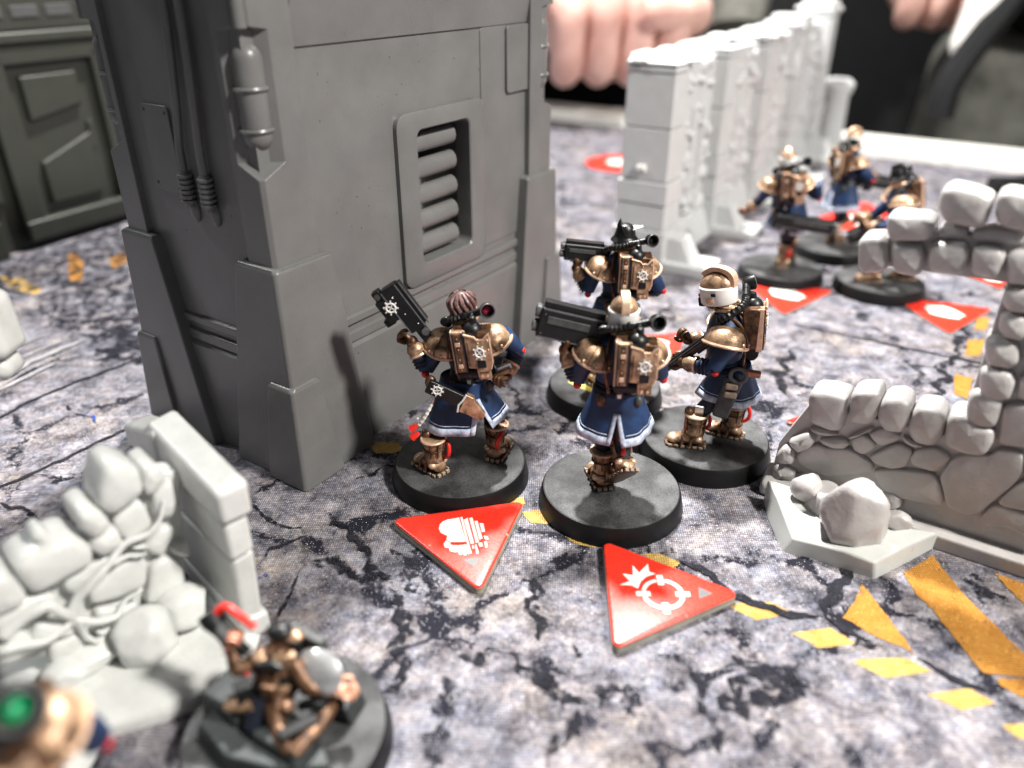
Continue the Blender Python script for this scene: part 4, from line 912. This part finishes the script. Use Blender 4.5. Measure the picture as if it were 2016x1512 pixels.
def helmet(T, M, kind='crest'):
    """head centred near z=3.72 facing +y"""
    M = M @ TR(0, 0, {'hat': .05, 'hair': .04}.get(kind, .15))
    if kind == 'hair': M = M @ TR(0, 0, 3.5) @ Matrix.Scale(1.12, 4) @ TR(0, 0, -3.44)
    if kind == 'hair':
        n = MB(M).ell((0, .02, 3.62), (.21, .24, .27), 18, 12); n.build('head', 'face_skin', T)
        hb = MB(M).ell((0, -.03, 3.74), (.235, .255, .25), 22, 14).build('hair', 'hair', T)
        for k in range(13):
            a = R(-150+k*25); MB(M).tube(curve([(.20*math.cos(a)*.5, -.03+.2*math.sin(a)*.5, 3.965), (.235*math.cos(a), -.03+.25*math.sin(a), 3.86), (.235*math.cos(a+.3), -.05+.26*math.sin(a+.3), 3.70), (.12*math.cos(a+.5), -.08+.2*math.sin(a+.5), 3.54)], 4), [.035]*6+[.03]*6+[.015], 6).build('hair_lock', 'hair', hb)
        for sx in (-1, 1): MB(M).ell((sx*.225, .03, 3.62), (.03, .05, .07), 8, 6).build('ear', 'face_skin', T)
        return
    if kind == 'hat':
        h = MB(M).ell((0, 0, 3.62), (.22, .24, .25), 18, 12).build('head', 'face_skin', T)
        MB(M).lathe([(.34, 3.70), (.36, 3.73), (.25, 3.80), (.23, 3.98), (.17, 4.10), (.01, 4.12)], 18).build('hat', 'black_plastic', T, sub=1)
        MB(M).loft([[(-.20, -.05, 3.85), (.0, -.28, 3.85), (.05, .25, 3.85)], [(-.22, -.1, 4.12), (-.12, -.2, 4.10), (-.1, .2, 4.2)], [(-.16, -.1, 4.25), (-.12, -.1, 4.22), (-.12, 0, 4.26)]]).build('hat_peak', 'black_plastic', T, bevel=.02)
        MB(M).loft([[(.0, -.2, 3.95), (.1, .2, 3.95), (.15, 0, 4.08)], [(.42, -.1, 4.05), (.42, .1, 4.05), (.42, 0, 4.08)]]).build('hat_peak', 'black_plastic', T, bevel=.02)
        return
    d = MB(M).ell((0, 0, 3.80), (.262, .285, .27), 24, 14, 0).build('helmet', 'bronze', T)
    f = MB(M).ell((0, .04, 3.62), (.225, .25, .26), 18, 12).build('face_mask', 'bronze_dark', T)
    MB(M).box((0, .28, 3.52), (.16, .12, .18)).build('respirator', 'black_plastic', f, bevel=.04)
    for sx in (-1, 1): MB(M).ell((sx*.085, .27, 3.66), (.05, .04, .04), 10, 6).build('goggle', 'red_lens', f); MB(M).lathe([(.07, 0), (.07, .05), (.03, .07)], 12, TR(sx*.24, .02, 3.62) @ roty(sx*90)).build('ear_boss', 'bronze_light', f)
    MB(M).lathe([(.268, 3.52), (.28, 3.54), (.288, 3.81), (.27, 3.83), (.26, 3.81)], 28, caps=False).build('helmet_band', 'white_paint', T, solid=.01)
    cr = [(0, -.295, 3.80), (0, -.315, 3.92), (0, -.27, 4.06), (0, -.12, 4.155), (0, .06, 4.16), (0, .24, 4.06)]
    mb = MB(M); P = curve(cr, 4); R_ = []
    for i, p in enumerate(P):
        t = (P[min(i+1, len(P)-1)]-P[max(i-1, 0)]).normalized(); nrm = Vector((0, -t.z, t.y)) * -1
        if nrm.z < -.3 and False: nrm *= -1
        R_.append([p+Vector((-.08, 0, 0)), p+Vector((.08, 0, 0)), p+Vector((.08, 0, 0))-nrm*-.09, p+Vector((-.08, 0, 0))-nrm*-.09])
    mb.loft(R_); mb.build('helmet_crest', 'bronze_light', d, bevel=.015)
    for sx in (-1, 1): MB(M).box((sx*.29, -.05, 3.73), (.02, .07, .05)).build('band_slot', 'black_plastic', d)
def rifle(T, M, L=1.35, emblem=False):
    """bulky carbine along +x (muzzle at +x), origin at rear lower centre"""
    g = MB(M).box((L*.5, 0, .10), (L, .26, .40)).build('carbine', 'black_plastic', T, bevel=.03)
    MB(M).box((L*.55, 0, .335), (L*.86, .17, .09)).build('top_rail', 'black_plastic', g, bevel=.015)
    for z, y in ((.285, .12), (.285, -.12), (-.085, -.12), (-.085, .12)): MB(M).tube([(.03, y, z), (L-.03, y, z)], .014, 5).build('edge_line', 'black_edge', g)
    MB(M).box((L*.6, -.135, .16), (L*.6, .03, .10)).build('side_panel', 'grey_leather', g, bevel=.012); MB(M).box((L*.6, .135, .16), (L*.6, .03, .10)).build('side_panel', 'grey_leather', g, bevel=.012)
    MB(M).box((L*.33, 0, -.17), (.34, .18, .16)).build('grip_block', 'black_plastic', g, bevel=.03)
    for z in (.22, .02): MB(M).lathe([(.08, 0), (.09, .02), (.09, .10), (.05, .11), (.05, .03)], 14, TR(L-.01, 0, z) @ roty(90)).build('muzzle', 'black_edge', g)
    for x in (.1, L-.08):
        for z in (.22, -.04):
            for y in (-.135, .135): MB(M).ell((x, y, z), (.014, .01, .014), 6, 4).build('rivet', 'black_edge', g)
    MB(M).box((.05, 0, -.02), (.3, .2, .34)).build('receiver', 'black_plastic', g, bevel=.03)
    return g
GRP = 'painted soldier figurines in blue coats with bronze backpacks'
def figure(loc, rz, label, head, P):
    T = thing('soldier_figurine', label, 'figurine', loc, rz, GRP)
    base(T); Mb = TR(0, 0, .41)
    MT = Mb @ P.get('torso', Matrix())
    torso(T, MT); skirt(T, Mb @ P.get('hip', Matrix()), **P.get('skirt', {}))
    for s in (-1, 1): shoulder(T, MT @ P.get('pad%d' % s, Matrix()), s)
    backpack(T, MT); collar_hose(T, MT, P.get('lens', 'red_lens')); helmet(T, MT @ P.get('head', Matrix()), head)
    # arms: lists of 3 points in figure space above the base
    for nm, s in (('armL', -1), ('armR', 1)):
        a = P[nm]; sh, el, wr = [Vector(q) for q in a]
        limb((T, Mb), [sh, sh.lerp(el, .5)+Vector((0, 0, .03)), el], [.20, .19, .165], 'blue_cloth', 'sleeve')
        limb((T, Mb), [el+(sh-el).normalized()*.03, el.lerp(wr, .5), el.lerp(wr, .8)], [.165, .15, .12], 'blue_cloth', 'sleeve')
        bands(T, Mb, el.lerp(wr, .18), el.lerp(wr, .42), .165, 3)
        d = (wr-el).normalized()
        limb((T, Mb), [el.lerp(wr, .55), el.lerp(wr, .8), wr], [.165, .19, .13], 'bronze', 'gauntlet')
        rot = d.to_track_quat('Z', 'X').to_matrix()
        MB(Mb).ring(el.lerp(wr, .58), .172, .028, n=16, rot=rot).build('gauntlet_rim', 'bronze_light', T)
        e = el+(el-(sh+wr)/2).normalized()*.10; MB(Mb).ell(e, (.085, .085, .085), 10, 7).build('elbow_cap', 'red_paint', T)
        hand(T, Mb @ Matrix.Translation(wr+d*.05) @ rot.to_4x4() @ rotz(P.get(nm+'_twist', 0)) @ Matrix.Scale(1.25, 4), 'bronze_dark')
    # legs
    for k, (hip, knee, ank, rot, cab) in enumerate(P['legs']):
        limb((T, Mb), [hip, knee], [.22, .17], 'navy', 'trouser_leg'); limb((T, Mb), [knee, Vector(knee).lerp(Vector(ank), .6)], [.17, .14], 'navy', 'trouser_leg')
        boot(T, Mb @ Matrix.Translation(ank) @ rot, cab)
    return T, Mb, MT

# --- figurine 1: bareheaded, gun raised (left of centre)
c1 = at(906, 905, .4)
tm = TR(.20, .0, -.42) @ roty(-9) @ rotx(-4) @ TR(0, 0, 0) @ rotz(-6)
tm = TR(.62, .05, -.22) @ roty(-7) @ rotz(-6)
F1, B1, MT1 = figure((c1.x, c1.y, 0), 0, 'bareheaded soldier figurine with brown hair, gun raised and a bronze sheath across its back', 'hair', dict(
    torso=tm, hip=TR(.12, 0, -.26), skirt=dict(hem=1.36, rh=(.86, .62), sway=(.03, 0), slit=-62, slit_top=1.98, gap=14, folds=5, ph=1.0, back_drop=.12, tilt=.16),
    armL=((-.30, .05, 2.75), (-.62, -.12, 2.28), (-.86, -.02, 2.80)), armR=((.90, .05, 3.0), (1.24, .05, 2.6), (1.02, -.25, 2.25)), armL_twist=180,
    legs=[((-.2, 0, 1.5), (-.40, .12, .85), (-.52, -.42, 0), rotz(48), 1), ((.35, 0, 1.5), (.66, .25, 1.05), (.80, .14, .0), rotz(-20), 1)]))
# gun upright in left hand
GM = B1 @ TR(-.62, .02, 3.02) @ roty(-128) @ rotz(0)
g = MB(B1 @ TR(-1.0, .02, 3.58) @ roty(-33)); g = g.box((0, 0, 0), (.34, .26, 1.05)).build('carbine', 'black_plastic', F1, bevel=.03)
G = B1 @ TR(-1.0, .02, 3.58) @ roty(-33)
MB(G).box((.21, 0, .02), (.10, .18, .96)).build('top_rail', 'black_plastic', g, bevel=.015)
for x, y in ((.165, -.125), (.25, -.09), (-.165, -.125), (.165, .125)): MB(G).tube([(x, y, -.5), (x, y, .5)], .014, 5).build('edge_line', 'black_edge', g)
MB(G).box((-.26, -.01, .12), (.30, .22, .52)).build('magazine', 'black_plastic', g, bevel=.03); MB(G).box((-.40, 0, -.10), (.22, .18, .16)).build('fore_grip', 'black_plastic', g, bevel=.03)
MB(G).box((-.27, 0, .47), (.18, .20, .22)).build('sight_block', 'black_plastic', g, bevel=.03); MB(G).tube([(-.27, -.11, .47), (-.27, -.125, .47)], .06, 12).build('sight_lens', 'grey_leather', g)
for x, z in ((-.02, .3), (-.02, -.1), (.08, -.4), (-.3, .2)): MB(G).ell((x, -.135, z), (.016, .01, .016), 6, 4).build('rivet', 'silver', g)
gear(G @ TR(-.17, -.145, .16) @ rotx(90), .15, g)
MB(G).box((.02, 0, -.66), (.2, .2, .34)).build('receiver', 'black_plastic', g, bevel=.03); MB(G).tube([(.10, -.12, -.62), (.10, -.16, -.62)], .075, 14).build('pivot', 'black_edge', g)
# sheath across the small of the back
Sx = B1 @ TR(-.02, -.62, 1.90) @ roty(28)
sh = MB(Sx).box((-.20, 0, 0), (.78, .12, .30)).build('sheath', 'black_plastic', F1, bevel=.03)
W_ = Sx @ Matrix(((1, 0, 0, 0), (0, 0, -1, .08), (0, 1, 0, 0), (0, 0, 0, 1)))
MB(W_).prism([(.18, .20), (.34, .20), (.42, .12), (.72, -.04), (.72, -.18), (.62, -.22), (.40, -.20), (.20, -.22)], 0, .16).build('sheath_tip', 'bronze', sh, bevel=.02)
MB(Sx).tube([(.17, -.09, .21), (.16, -.095, .05), (.13, -.095, -.06), (.18, -.09, -.22)], .022, 6).build('sheath_rim', 'white_paint', sh)
gear(Sx @ TR(-.38, -.07, .02) @ rotx(90), .13, sh)
# braided cord with red tassels
BC = B1 @ TR(0, 0, .25); cd = MB(BC).tube(curve([(-.42, -.45, 1.85), (-.48, -.55, 1.5), (-.62, -.58, 1.2), (-.78, -.55, .95)], 6), [.045 if i % 2 else .032 for i in range(19)], 6).build('white_cord', 'white_paint', F1, ang=20)
MB(BC).tube(curve([(-.44, -.45, 1.6), (-.6, -.5, 1.25), (-.82, -.48, 1.05)], 6), [.035 if i % 2 else .022 for i in range(13)], 6).build('white_cord', 'white_paint', F1, ang=20)
for p in ((-.86, -.55, .92), (-.84, -.58, .74)): MB(BC).lathe([(.03, .08), (.05, .04), (.09, -.10), (.03, -.11)], 10, Matrix.Translation(p) @ roty(55)).build('red_tassel', 'red_paint', cd)
MB(B1).ell((-.50, -.40, 2.12), (.12, .10, .16)).build('pouch', 'bronze_dark', F1)
MB(B1).box((.92, -.38, 2.32), (.42, .12, .10), Matrix.Rotation(R(-25), 3, 'Y')).build('stock', 'bronze', F1, bevel=.03); MB(B1).box((.98, -.30, 2.42), (.3, .1, .13), Matrix.Rotation(R(-25), 3, 'Y')).build('stock_plate', 'silver', F1, bevel=.02)

# --- figurine 2: striding, helmet, gun at shoulder (centre)
c2 = at(1203, 957, .4)
def f2parts(**k):
    d = dict(torso=TR(0, 0, 0) @ rotz(-2), hip=TR(-.02, 0, 0), skirt=dict(hem=1.50, slit=-94, slit_top=2.02, gap=9, folds=4, ph=.4, rh=(.74, .60), back_drop=.14),
             armL=((-.66, .0, 2.98), (-.80, .02, 2.48), (-1.02, .18, 3.0)), armR=((.66, .05, 2.95), (.82, .18, 2.5), (.45, .55, 2.7)), armL_twist=0,
             legs=[((-.18, .0, 1.6), (-.20, .18, .95), (-.20, .10, 0), rotz(12), 1), ((.16, -.0, 1.6), (.16, .02, 1.05), (.20, -.38, .52), rotz(22) @ roty(14) @ rotx(-48), -1)], lens='black_plastic')
    d.update(k); return d
F2, B2, MT2 = figure((c2.x, c2.y, 0), 0, 'striding soldier figurine seen from behind with bronze crested helmet and white band, carbine pointing left', 'crest', f2parts())
rifle(F2, B2 @ TR(-.28, .16, 3.22) @ rotz(180) @ roty(-14) @ Matrix.Diagonal((1, 1.1, 1.5, 1)), 1.35)

# --- figurine 3: helmeted, turned to the left (right of centre)
c3 = at(1388, 858, .4)
F3, B3, MT3 = figure((c3.x, c3.y, 0), R(72), 'soldier figurine turned side-on to the left, white helmet band, carbine lowered and holster on hip', 'crest', dict(
    torso=TR(0, -.40, -.62) @ rotx(-5) @ Matrix.Scale(1.07, 4), head=TR(0, .12, 3.6) @ rotz(-24) @ rotx(-8) @ Matrix.Diagonal((1.12, 1.28, 1.12, 1)) @ TR(0, 0, -3.6), hip=TR(0, -.38, -.40), skirt=dict(hem=1.58, slit=60, slit_top=1.8, gap=22, folds=4, rh=(.62, .68), back_drop=.0),
    armL=((-.58, -.28, 2.60), (-.72, .0, 2.08), (-.50, .62, 2.02)), armR=((.55, -.25, 2.55), (.62, .15, 2.1), (.30, .62, 2.2)), armL_twist=90,
    legs=[((-.2, -.3, 1.4), (-.36, .12, .85), (-.48, .24, 0), rotz(5), 1), ((.2, -.3, 1.4), (.18, -.35, .85), (.20, -.55, .0), rotz(-10), 1)]))
rifle(F3, B3 @ TR(-.42, .02, 2.72) @ rotz(92) @ roty(46) @ Matrix.Diagonal((1, .55, .42, 1)), 1.25)
MB(B3).box((-.36, 1.02, 1.86), (.14, .24, .14), Matrix.Rotation(R(-30), 3, 'X')).build('white_grip', 'white_paint', F3, bevel=.03)
ho = MB(B3 @ TR(-.62, -.36, 1.38) @ rotx(12)).box((0, 0, 0), (.14, .34, 1.0), top=(1, 1.1)).build('holster', 'grey_leather', F3, bevel=.06)
MB(B3).ring((-.70, -.52, 1.98), .16, .045, 'X').build('pistol_grip', 'grey_leather', ho)
for z in (1.72, 1.52): MB(B3).box((-.72, -.42, z), (.10, .26, .14)).build('pouch', 'cream_sole', ho, bevel=.04)
MB(B3).box((-.38, -.80, 1.92), (.14, .34, .14)).build('red_strap', 'copper', F3, bevel=.03)
MB(B3).box((-.52, .18, .92), (.06, .20, .22)).build('knee_buckle', 'silver', F3, bevel=.02)

# --- figurine 4: hat, behind figurine 2
c4 = at(1190, 755, .4)
F4, B4, MT4 = figure((c4.x, c4.y, 0), 0, 'soldier figurine in a black hat standing just behind the striding helmeted one', 'hat', f2parts(
    torso=TR(.26, 0, .05), hip=TR(.12, 0, -.02), armL=((-.40, .0, 3.0), (-.55, .02, 2.55), (-.80, .2, 3.0)), armR=((.92, .05, 2.95), (1.20, .1, 2.55), (.9, .4, 2.4)),
    legs=[((-.1, .0, 1.6), (-.15, .18, .95), (-.25, .10, 0), rotz(12), 1), ((.2, 0, 1.6), (.35, .05, .95), (.45, .1, 0), rotz(-20), 1)]))
rifle(F4, B4 @ TR(-.10, .22, 3.28) @ rotz(180) @ roty(-6), 1.05)
MB(TR(0, 0, .414)).prism([(-.95, .05), (-.55, -.35), (-.25, -.62), (-.1, -.55), (-.4, -.2), (-.8, .15)], 0, .004).build('paint_splash', 'wash_yellow', F4, smooth=False)

# --- three far figurines
c5 = at(1537, 525, .4)
F5, B5, MT5 = figure((c5.x, c5.y, 0), R(-14), 'far soldier figurine with its left arm stretched down and a black gun across its hip', 'crest', f2parts(
    torso=TR(.05, 0, -.15) @ roty(-6), armL=((-.55, .0, 2.85), (-1.0, .05, 2.4), (-1.35, .1, 1.95)), legs=[((-.1, 0, 1.6), (0, .1, .95), (.02, 0, 0), rotz(0), 1), ((.2, 0, 1.6), (.15, .15, .95), (.2, .3, 0.1), rotz(-20), 1)]))
rifle(F5, B5 @ TR(-.5, -.62, 1.75) @ rotz(0) @ roty(6), 1.9)
c6 = at(1640, 480, .4)
F6, B6, MT6 = figure((c6.x, c6.y, 0), R(-75), 'far soldier figurine standing behind the others with its carbine pointing right', 'crest', f2parts(torso=TR(0, 0, .02), hip=TR(0, 0, .0), armR=((.55, .1, 2.9), (.7, .5, 2.6), (.3, .9, 2.5))))
rifle(F6, B6 @ TR(.35, .2, 2.45) @ rotz(90) @ roty(12), 1.6)
c7 = at(1732, 550, .4)
F7, B7, MT7 = figure((c7.x, c7.y, 0), R(80), 'far soldier figurine leaning left, behind the end stones of the right ruin arch', 'hat', f2parts(
    torso=TR(0, -.75, -.25) @ rotx(-14), hip=TR(0, -.95, -.35), skirt=dict(hem=1.5, rh=(.7, .7)), armL=((-.55, .0, 2.5), (-.75, .4, 2.0), (-.3, .8, 1.9)), armR=((.55, .0, 2.5), (.8, .4, 2.0), (.4, .9, 1.9)),
    legs=[((-.2, -.8, 1.5), (-.25, .1, 1.1), (-.25, .3, 0), rotz(0), 1), ((.2, -.8, 1.5), (.2, -.6, .8), (.2, -.9, 0.0), rotz(0), 1)]))
rifle(F7, B7 @ TR(-.1, .2, 1.9) @ rotz(90) @ roty(30), 1.2)

# --- corner figurine with green lens
F9, B9, MT9 = figure((-4.98, 4.87, 0), R(24), 'soldier figurine with green scope lens, cut off by the lower left corner', 'hat', f2parts(lens='green_lens'))
MB(MT9).ell((.50, -.46, 3.84), (.12, .12, .12), 16, 10).build('green_glass', 'green_lens', F9)
MB(MT9).ring((.50, -.46, 3.84), .20, .075, n=24, m=10, rot=Vector((.3, -.6, .7)).to_track_quat('Z', 'Y').to_matrix()).build('scope_ring', 'black_plastic', F9)

# --- near figurine on slate, lower left
c8 = at(562, 1432, .4)
T = thing('adventurer_figurine', 'bronze armoured figurine on slate rocks with a silver disc and red cable, bottom left foreground', 'figurine', (c8.x, c8.y, 0))
base(T); B = TR(0, 0, .41)
def sl(poly, z0, z1, m='slate'): 
    p = MB(B).loft([[(x, y, z0) for x, y in poly], [(x*.93, y*.93, z1) for x, y in poly]]); p.build('slate_rock', m, T, bevel=.04)
sl([(-1.2, -.2), (-.6, -.75), (.2, -.95), (.9, -.9), (.6, -.3), (-.2, .1), (-.9, .3)], 0, .32); sl([(-1.25, .2), (-.6, -.3), (-.2, .1), (-.3, .7), (-.95, .75)], 0, .5); sl([(-.3, -.5), (.4, -.9), (.6, -.6), (.1, -.2)], .3, .5)
sl([(.3, .8), (.5, .2), (.95, .0), (1.1, .4), (.7, .95)], 0, .35, 'slate')
B8 = B @ TR(0, 0, .05) @ Matrix.Diagonal((1.05, 1.05, .86, 1))
bd = MB(B8).loft([[(x+rx*math.cos(t), y+ry*math.sin(t), z) for t in [2*PI*j/14 for j in range(14)]] for x, y, z, rx, ry in ((-.1, .1, .35, .26, .22), (-.08, .12, .7, .30, .24), (-.05, .2, 1.05, .34, .25), (-.05, .28, 1.3, .20, .18), (-.05, .3, 1.42, .14, .14))]).build('body', 'bronze_dark', T, sub=1)
MB(B8).ell((-.02, .42, 1.56), (.13, .15, .14)).build('head', 'bronze_dark', T); MB(B8).ell((.02, .36, 1.66), (.18, .14, .12)).build('headgear', 'black_plastic', T)
MB(B8).ell((.18, .42, 1.48), (.14, .11, .09)).build('shoulder_pad', 'bronze', T)
limb((T, B8), [(-.3, .25, 1.2), (-.5, .1, 1.15), (-.62, .3, 1.35)], [.12, .11, .08], 'bronze_dark', 'sleeve'); hand(T, B8 @ TR(-.66, .34, 1.42), 'copper')
limb((T, B8), [(.2, .2, 1.15), (.45, .0, .9), (.72, .05, .75)], [.14, .12, .08], 'bronze_dark', 'sleeve'); hand(T, B8 @ TR(.80, .02, .80) @ roty(60), 'face_skin')
box_ = [MB(B8).box(p, d, Matrix.Rotation(a, 3, 'Z')).build('kit_box', m, T, bevel=.03) for p, d, a, m in (((.35, -.45, .62), (.5, .16, .14), .6, 'black_plastic'), ((.1, .15, 1.25), (.3, .12, .3), .3, 'bronze'), ((-.4, -.1, .85), (.22, .2, .5), .5, 'black_plastic'), ((.5, .3, .55), (.5, .4, .3), -.4, 'black_plastic'), ((-.05, -.15, 1.0), (.2, .1, .28), -.3, 'bronze_dark'))]
MB(B8).tube([(-.98, .62, 1.72), (-.90, .55, 1.65), (-.72, .42, 1.5), (-.4, .25, 1.32)], [.16, .17, .10, .08], 12).build('gun', 'black_plastic', T)
MB(B8).tube([(-.82, .5, 1.6), (-.62, .35, 1.45)], .13, 12).build('gun_sleeve', 'grey_leather', T)
MB(B8).tube(curve([(-.86, .58, 1.78), (-.72, .60, 1.90), (-.52, .50, 1.82), (-.32, .42, 1.66)], 6), .06, 10).build('red_cable', 'red_paint', T)
MB(B8).tube(curve([(-.70, .3, 1.28), (-.5, .15, 1.2), (-.36, .05, 1.1)], 5), .05, 8).build('red_cable', 'red_paint', T)
MB(B8).lathe([(.01, .12), (.15, .11), (.29, .06), (.37, -.02), (.36, -.05), (.01, -.05)], 28, TR(.50, .12, 1.02) @ rotz(-20) @ rotx(62)).build('silver_disc', 'silver', T)
for p, q, r in (((-.02, .0, .75), (.05, -.35, .55), .13), ((.05, -.35, .55), (.30, -.72, .45), .09), ((.35, -.75, .5), (.62, -.35, .55), .08), ((.6, -.35, .55), (.72, -.08, .6), .09)): MB(B8).tube([p, Vector(p).lerp(Vector(q), .5)+Vector((0, 0, .04)), q], [r*1.1, r*1.3, r*.85], 10).build('leg', 'bronze_dark', T)
MB(B8).ell((.15, -.22, .74), (.12, .12, .11)).build('knee_guard', 'bronze_dark', T); MB(B8).ell((.06, .0, .95), (.13, .12, .16)).build('belt_pouch', 'bronze', T)
MB(B8).tube([(-.62, -.12, .72), (-.42, -.18, .70), (-.30, -.15, .75)], [.12, .10, .12], 12).build('canister', 'bronze', T)
MB(B8).tube([(-.25, .4, .6), (-.2, -.1, .75), (-.3, -.3, .4)], [.1, .16, .12], 10).build('coat_tail', 'navy', T)
for a_, b_, r_ in (((-.15, .0, .9), (-.35, .25, 1.25), .07), ((.08, -.05, 1.1), (.2, .1, .7), .06), ((-.3, .1, .9), (-.1, -.2, .5), .09), ((.3, -.1, .6), (.65, -.2, .75), .07), ((.55, .1, .5), (.8, .25, .7), .1), ((-.05, .5, 1.3), (.2, .6, 1.0), .12), ((-.2, .05, 1.3), (.1, .0, 1.3), .06)):
    MB(B8).tube([a_, Vector(a_).lerp(Vector(b_), .5)+Vector((.02, .02, .04)), b_], [r_, r_*1.2, r_*.9], 10).build('harness', 'black_plastic', T)
MB(B8).box((-.22, .12, 1.02), (.12, .1, .2)).build('belt_pouch', 'bronze', T, bevel=.03); MB(B8).ell((-.22, .22, 1.30), (.13, .14, .10)).build('shoulder_pad', 'bronze', T)
MB(B8).box((.28, .62, 1.15), (.62, .16, .34), Matrix.Rotation(R(-30), 3, 'Z')).build('back_blade', 'grey_leather', T, bevel=.04)

# ================================================================== FAR EDGE: person, bag, small case
def human():
    T = thing('person', 'person in black clothes behind the table, one fist resting on the table rim', 'person', (14, 66, -30))
    M = TR(0, 0, 0)
    b = MB(M).loft([[(x+rx*math.cos(t), y+ry*math.sin(t), z) for t in [2*PI*j/20 for j in range(20)]] for x, y, z, rx, ry in ((8, 14, -20, 22, 13), (8, 13, 0, 22, 13), (8, 12, 20, 23, 13), (8, 12, 42, 24, 12), (8, 12, 55, 21, 10), (8, 12, 62, 8, 7), (8, 12, 68, 6, 6))]).build('torso', 'black_fabric', T, sub=1)
    def sleeve(pts, rs, m='black_fabric'): limb((T, M), pts, rs, m, 'sleeve')
    sleeve([(-10, 10, 52), (-16, 2, 40), (-8, -6, 39)], [8, 7, 4.5]); sleeve([(26, 10, 52), (30, 0, 40), (20, -10, 43)], [8, 7, 4.5])
    def fist(c, s=1.0, yaw=0):
        H = TR(*c) @ rotz(yaw); p = MB(H).ell((0, 2.4*s, 1.2*s), (4.6*s, 3.6*s, 4.4*s), 18, 12).build('hand', 'skin', T)
        for k in range(4):
            x = (-3.4+k*2.25)*s; l = (.85, 1, 1.04, .95)[k]*s
            pts = curve([(x, 1.6*s, 4.2*l), (x, -1.2*s, 4.6*l), (x, -2.9*s, 2.6*l), (x*.97, -2.6*s, -.6*s), (x*.95, -.8*s, -2.6*s)], 4)
            MB(H).tube(pts, [q_*s for q_ in (1.25, 1.3, 1.42, 1.5, 1.42, 1.22, 1.15, 1.18, 1.32, 1.34, 1.2, 1.05, 1.08, 1.15, 1.1, 1.0, .7)], 12).build('finger', 'skin', p, sub=1)
        for k in range(4): MB(H).ell(((-3.4+k*2.25)*s, -1.75*s, -1.9*s), (.6*s, .25*s, .7*s)).build('nail', 'token_white', p)
        MB(H).tube(curve([(4.4*s, 2.5*s, .5*s), (4.9*s, -.5*s, 1.2*s), (3.4*s, -3.3*s, 1.6*s), (.6*s, -4.2*s, 1.8*s)], 4), [1.5*s]*7+[1.25*s]*5+[.9*s], 12).build('thumb', 'skin', p, sub=1)
        return p
    fist((-7.4, -9.4, 35.6), 1.02, 6); q = atY(1868, -20, 58)-Vector((14, 66, -30)); fist(tuple(q), .8, -10)
    a_ = atY(1445, -90, 62)-Vector((14, 66, -30)); b_ = atY(1440, 60, 60)-Vector((14, 66, -30)); limb((T, M), [a_, a_.lerp(b_, .5), b_], [3.2, 2.8, 2.2], 'grey_fabric', 'sleeve')
human()
t = thing('grey_bag', 'mottled grey fabric bag with black strap and white edge, behind the table at top right', 'bag', (0, 0, 0))
q = atY(2060, 215, 60); MB().box((q.x, q.y+6, q.z-2), (13.5, 12, 14), top=(.8, .8)).build('bag_body', 'grey_fabric', t, bevel=2.5, seg=4)
P_ = [atY(x, y, 52) for x, y in ((2010, -30), (1970, 25), (1915, 95), (1868, 165), (1850, 230))]; MB().tube(curve(P_, 4) if 'curve' in globals() else P_, .85, 8).build('strap', 'black_fabric', t)
P_ = [atY(x, y, 53) for x, y in ((1965, -30), (1935, 30), (1900, 90), (1880, 122))]; MB().tube(curve(P_, 3), [1.5, 1.45, 1.4, 1.3, 1.2, 1.1, 1.0, .8, .5, .3], 8).build('white_edge', 'white_paint', t)
q = at(2000, 366, .3); o = MB().box((0, 0, .3), (3.6, 1.1, .7)).build('black_case', 'black_plastic', bevel=.12); o.location = (q.x+.6, q.y, 0); tag(o, 'small flat black case on the mat beyond the right ruin, cut by the frame', 'case')
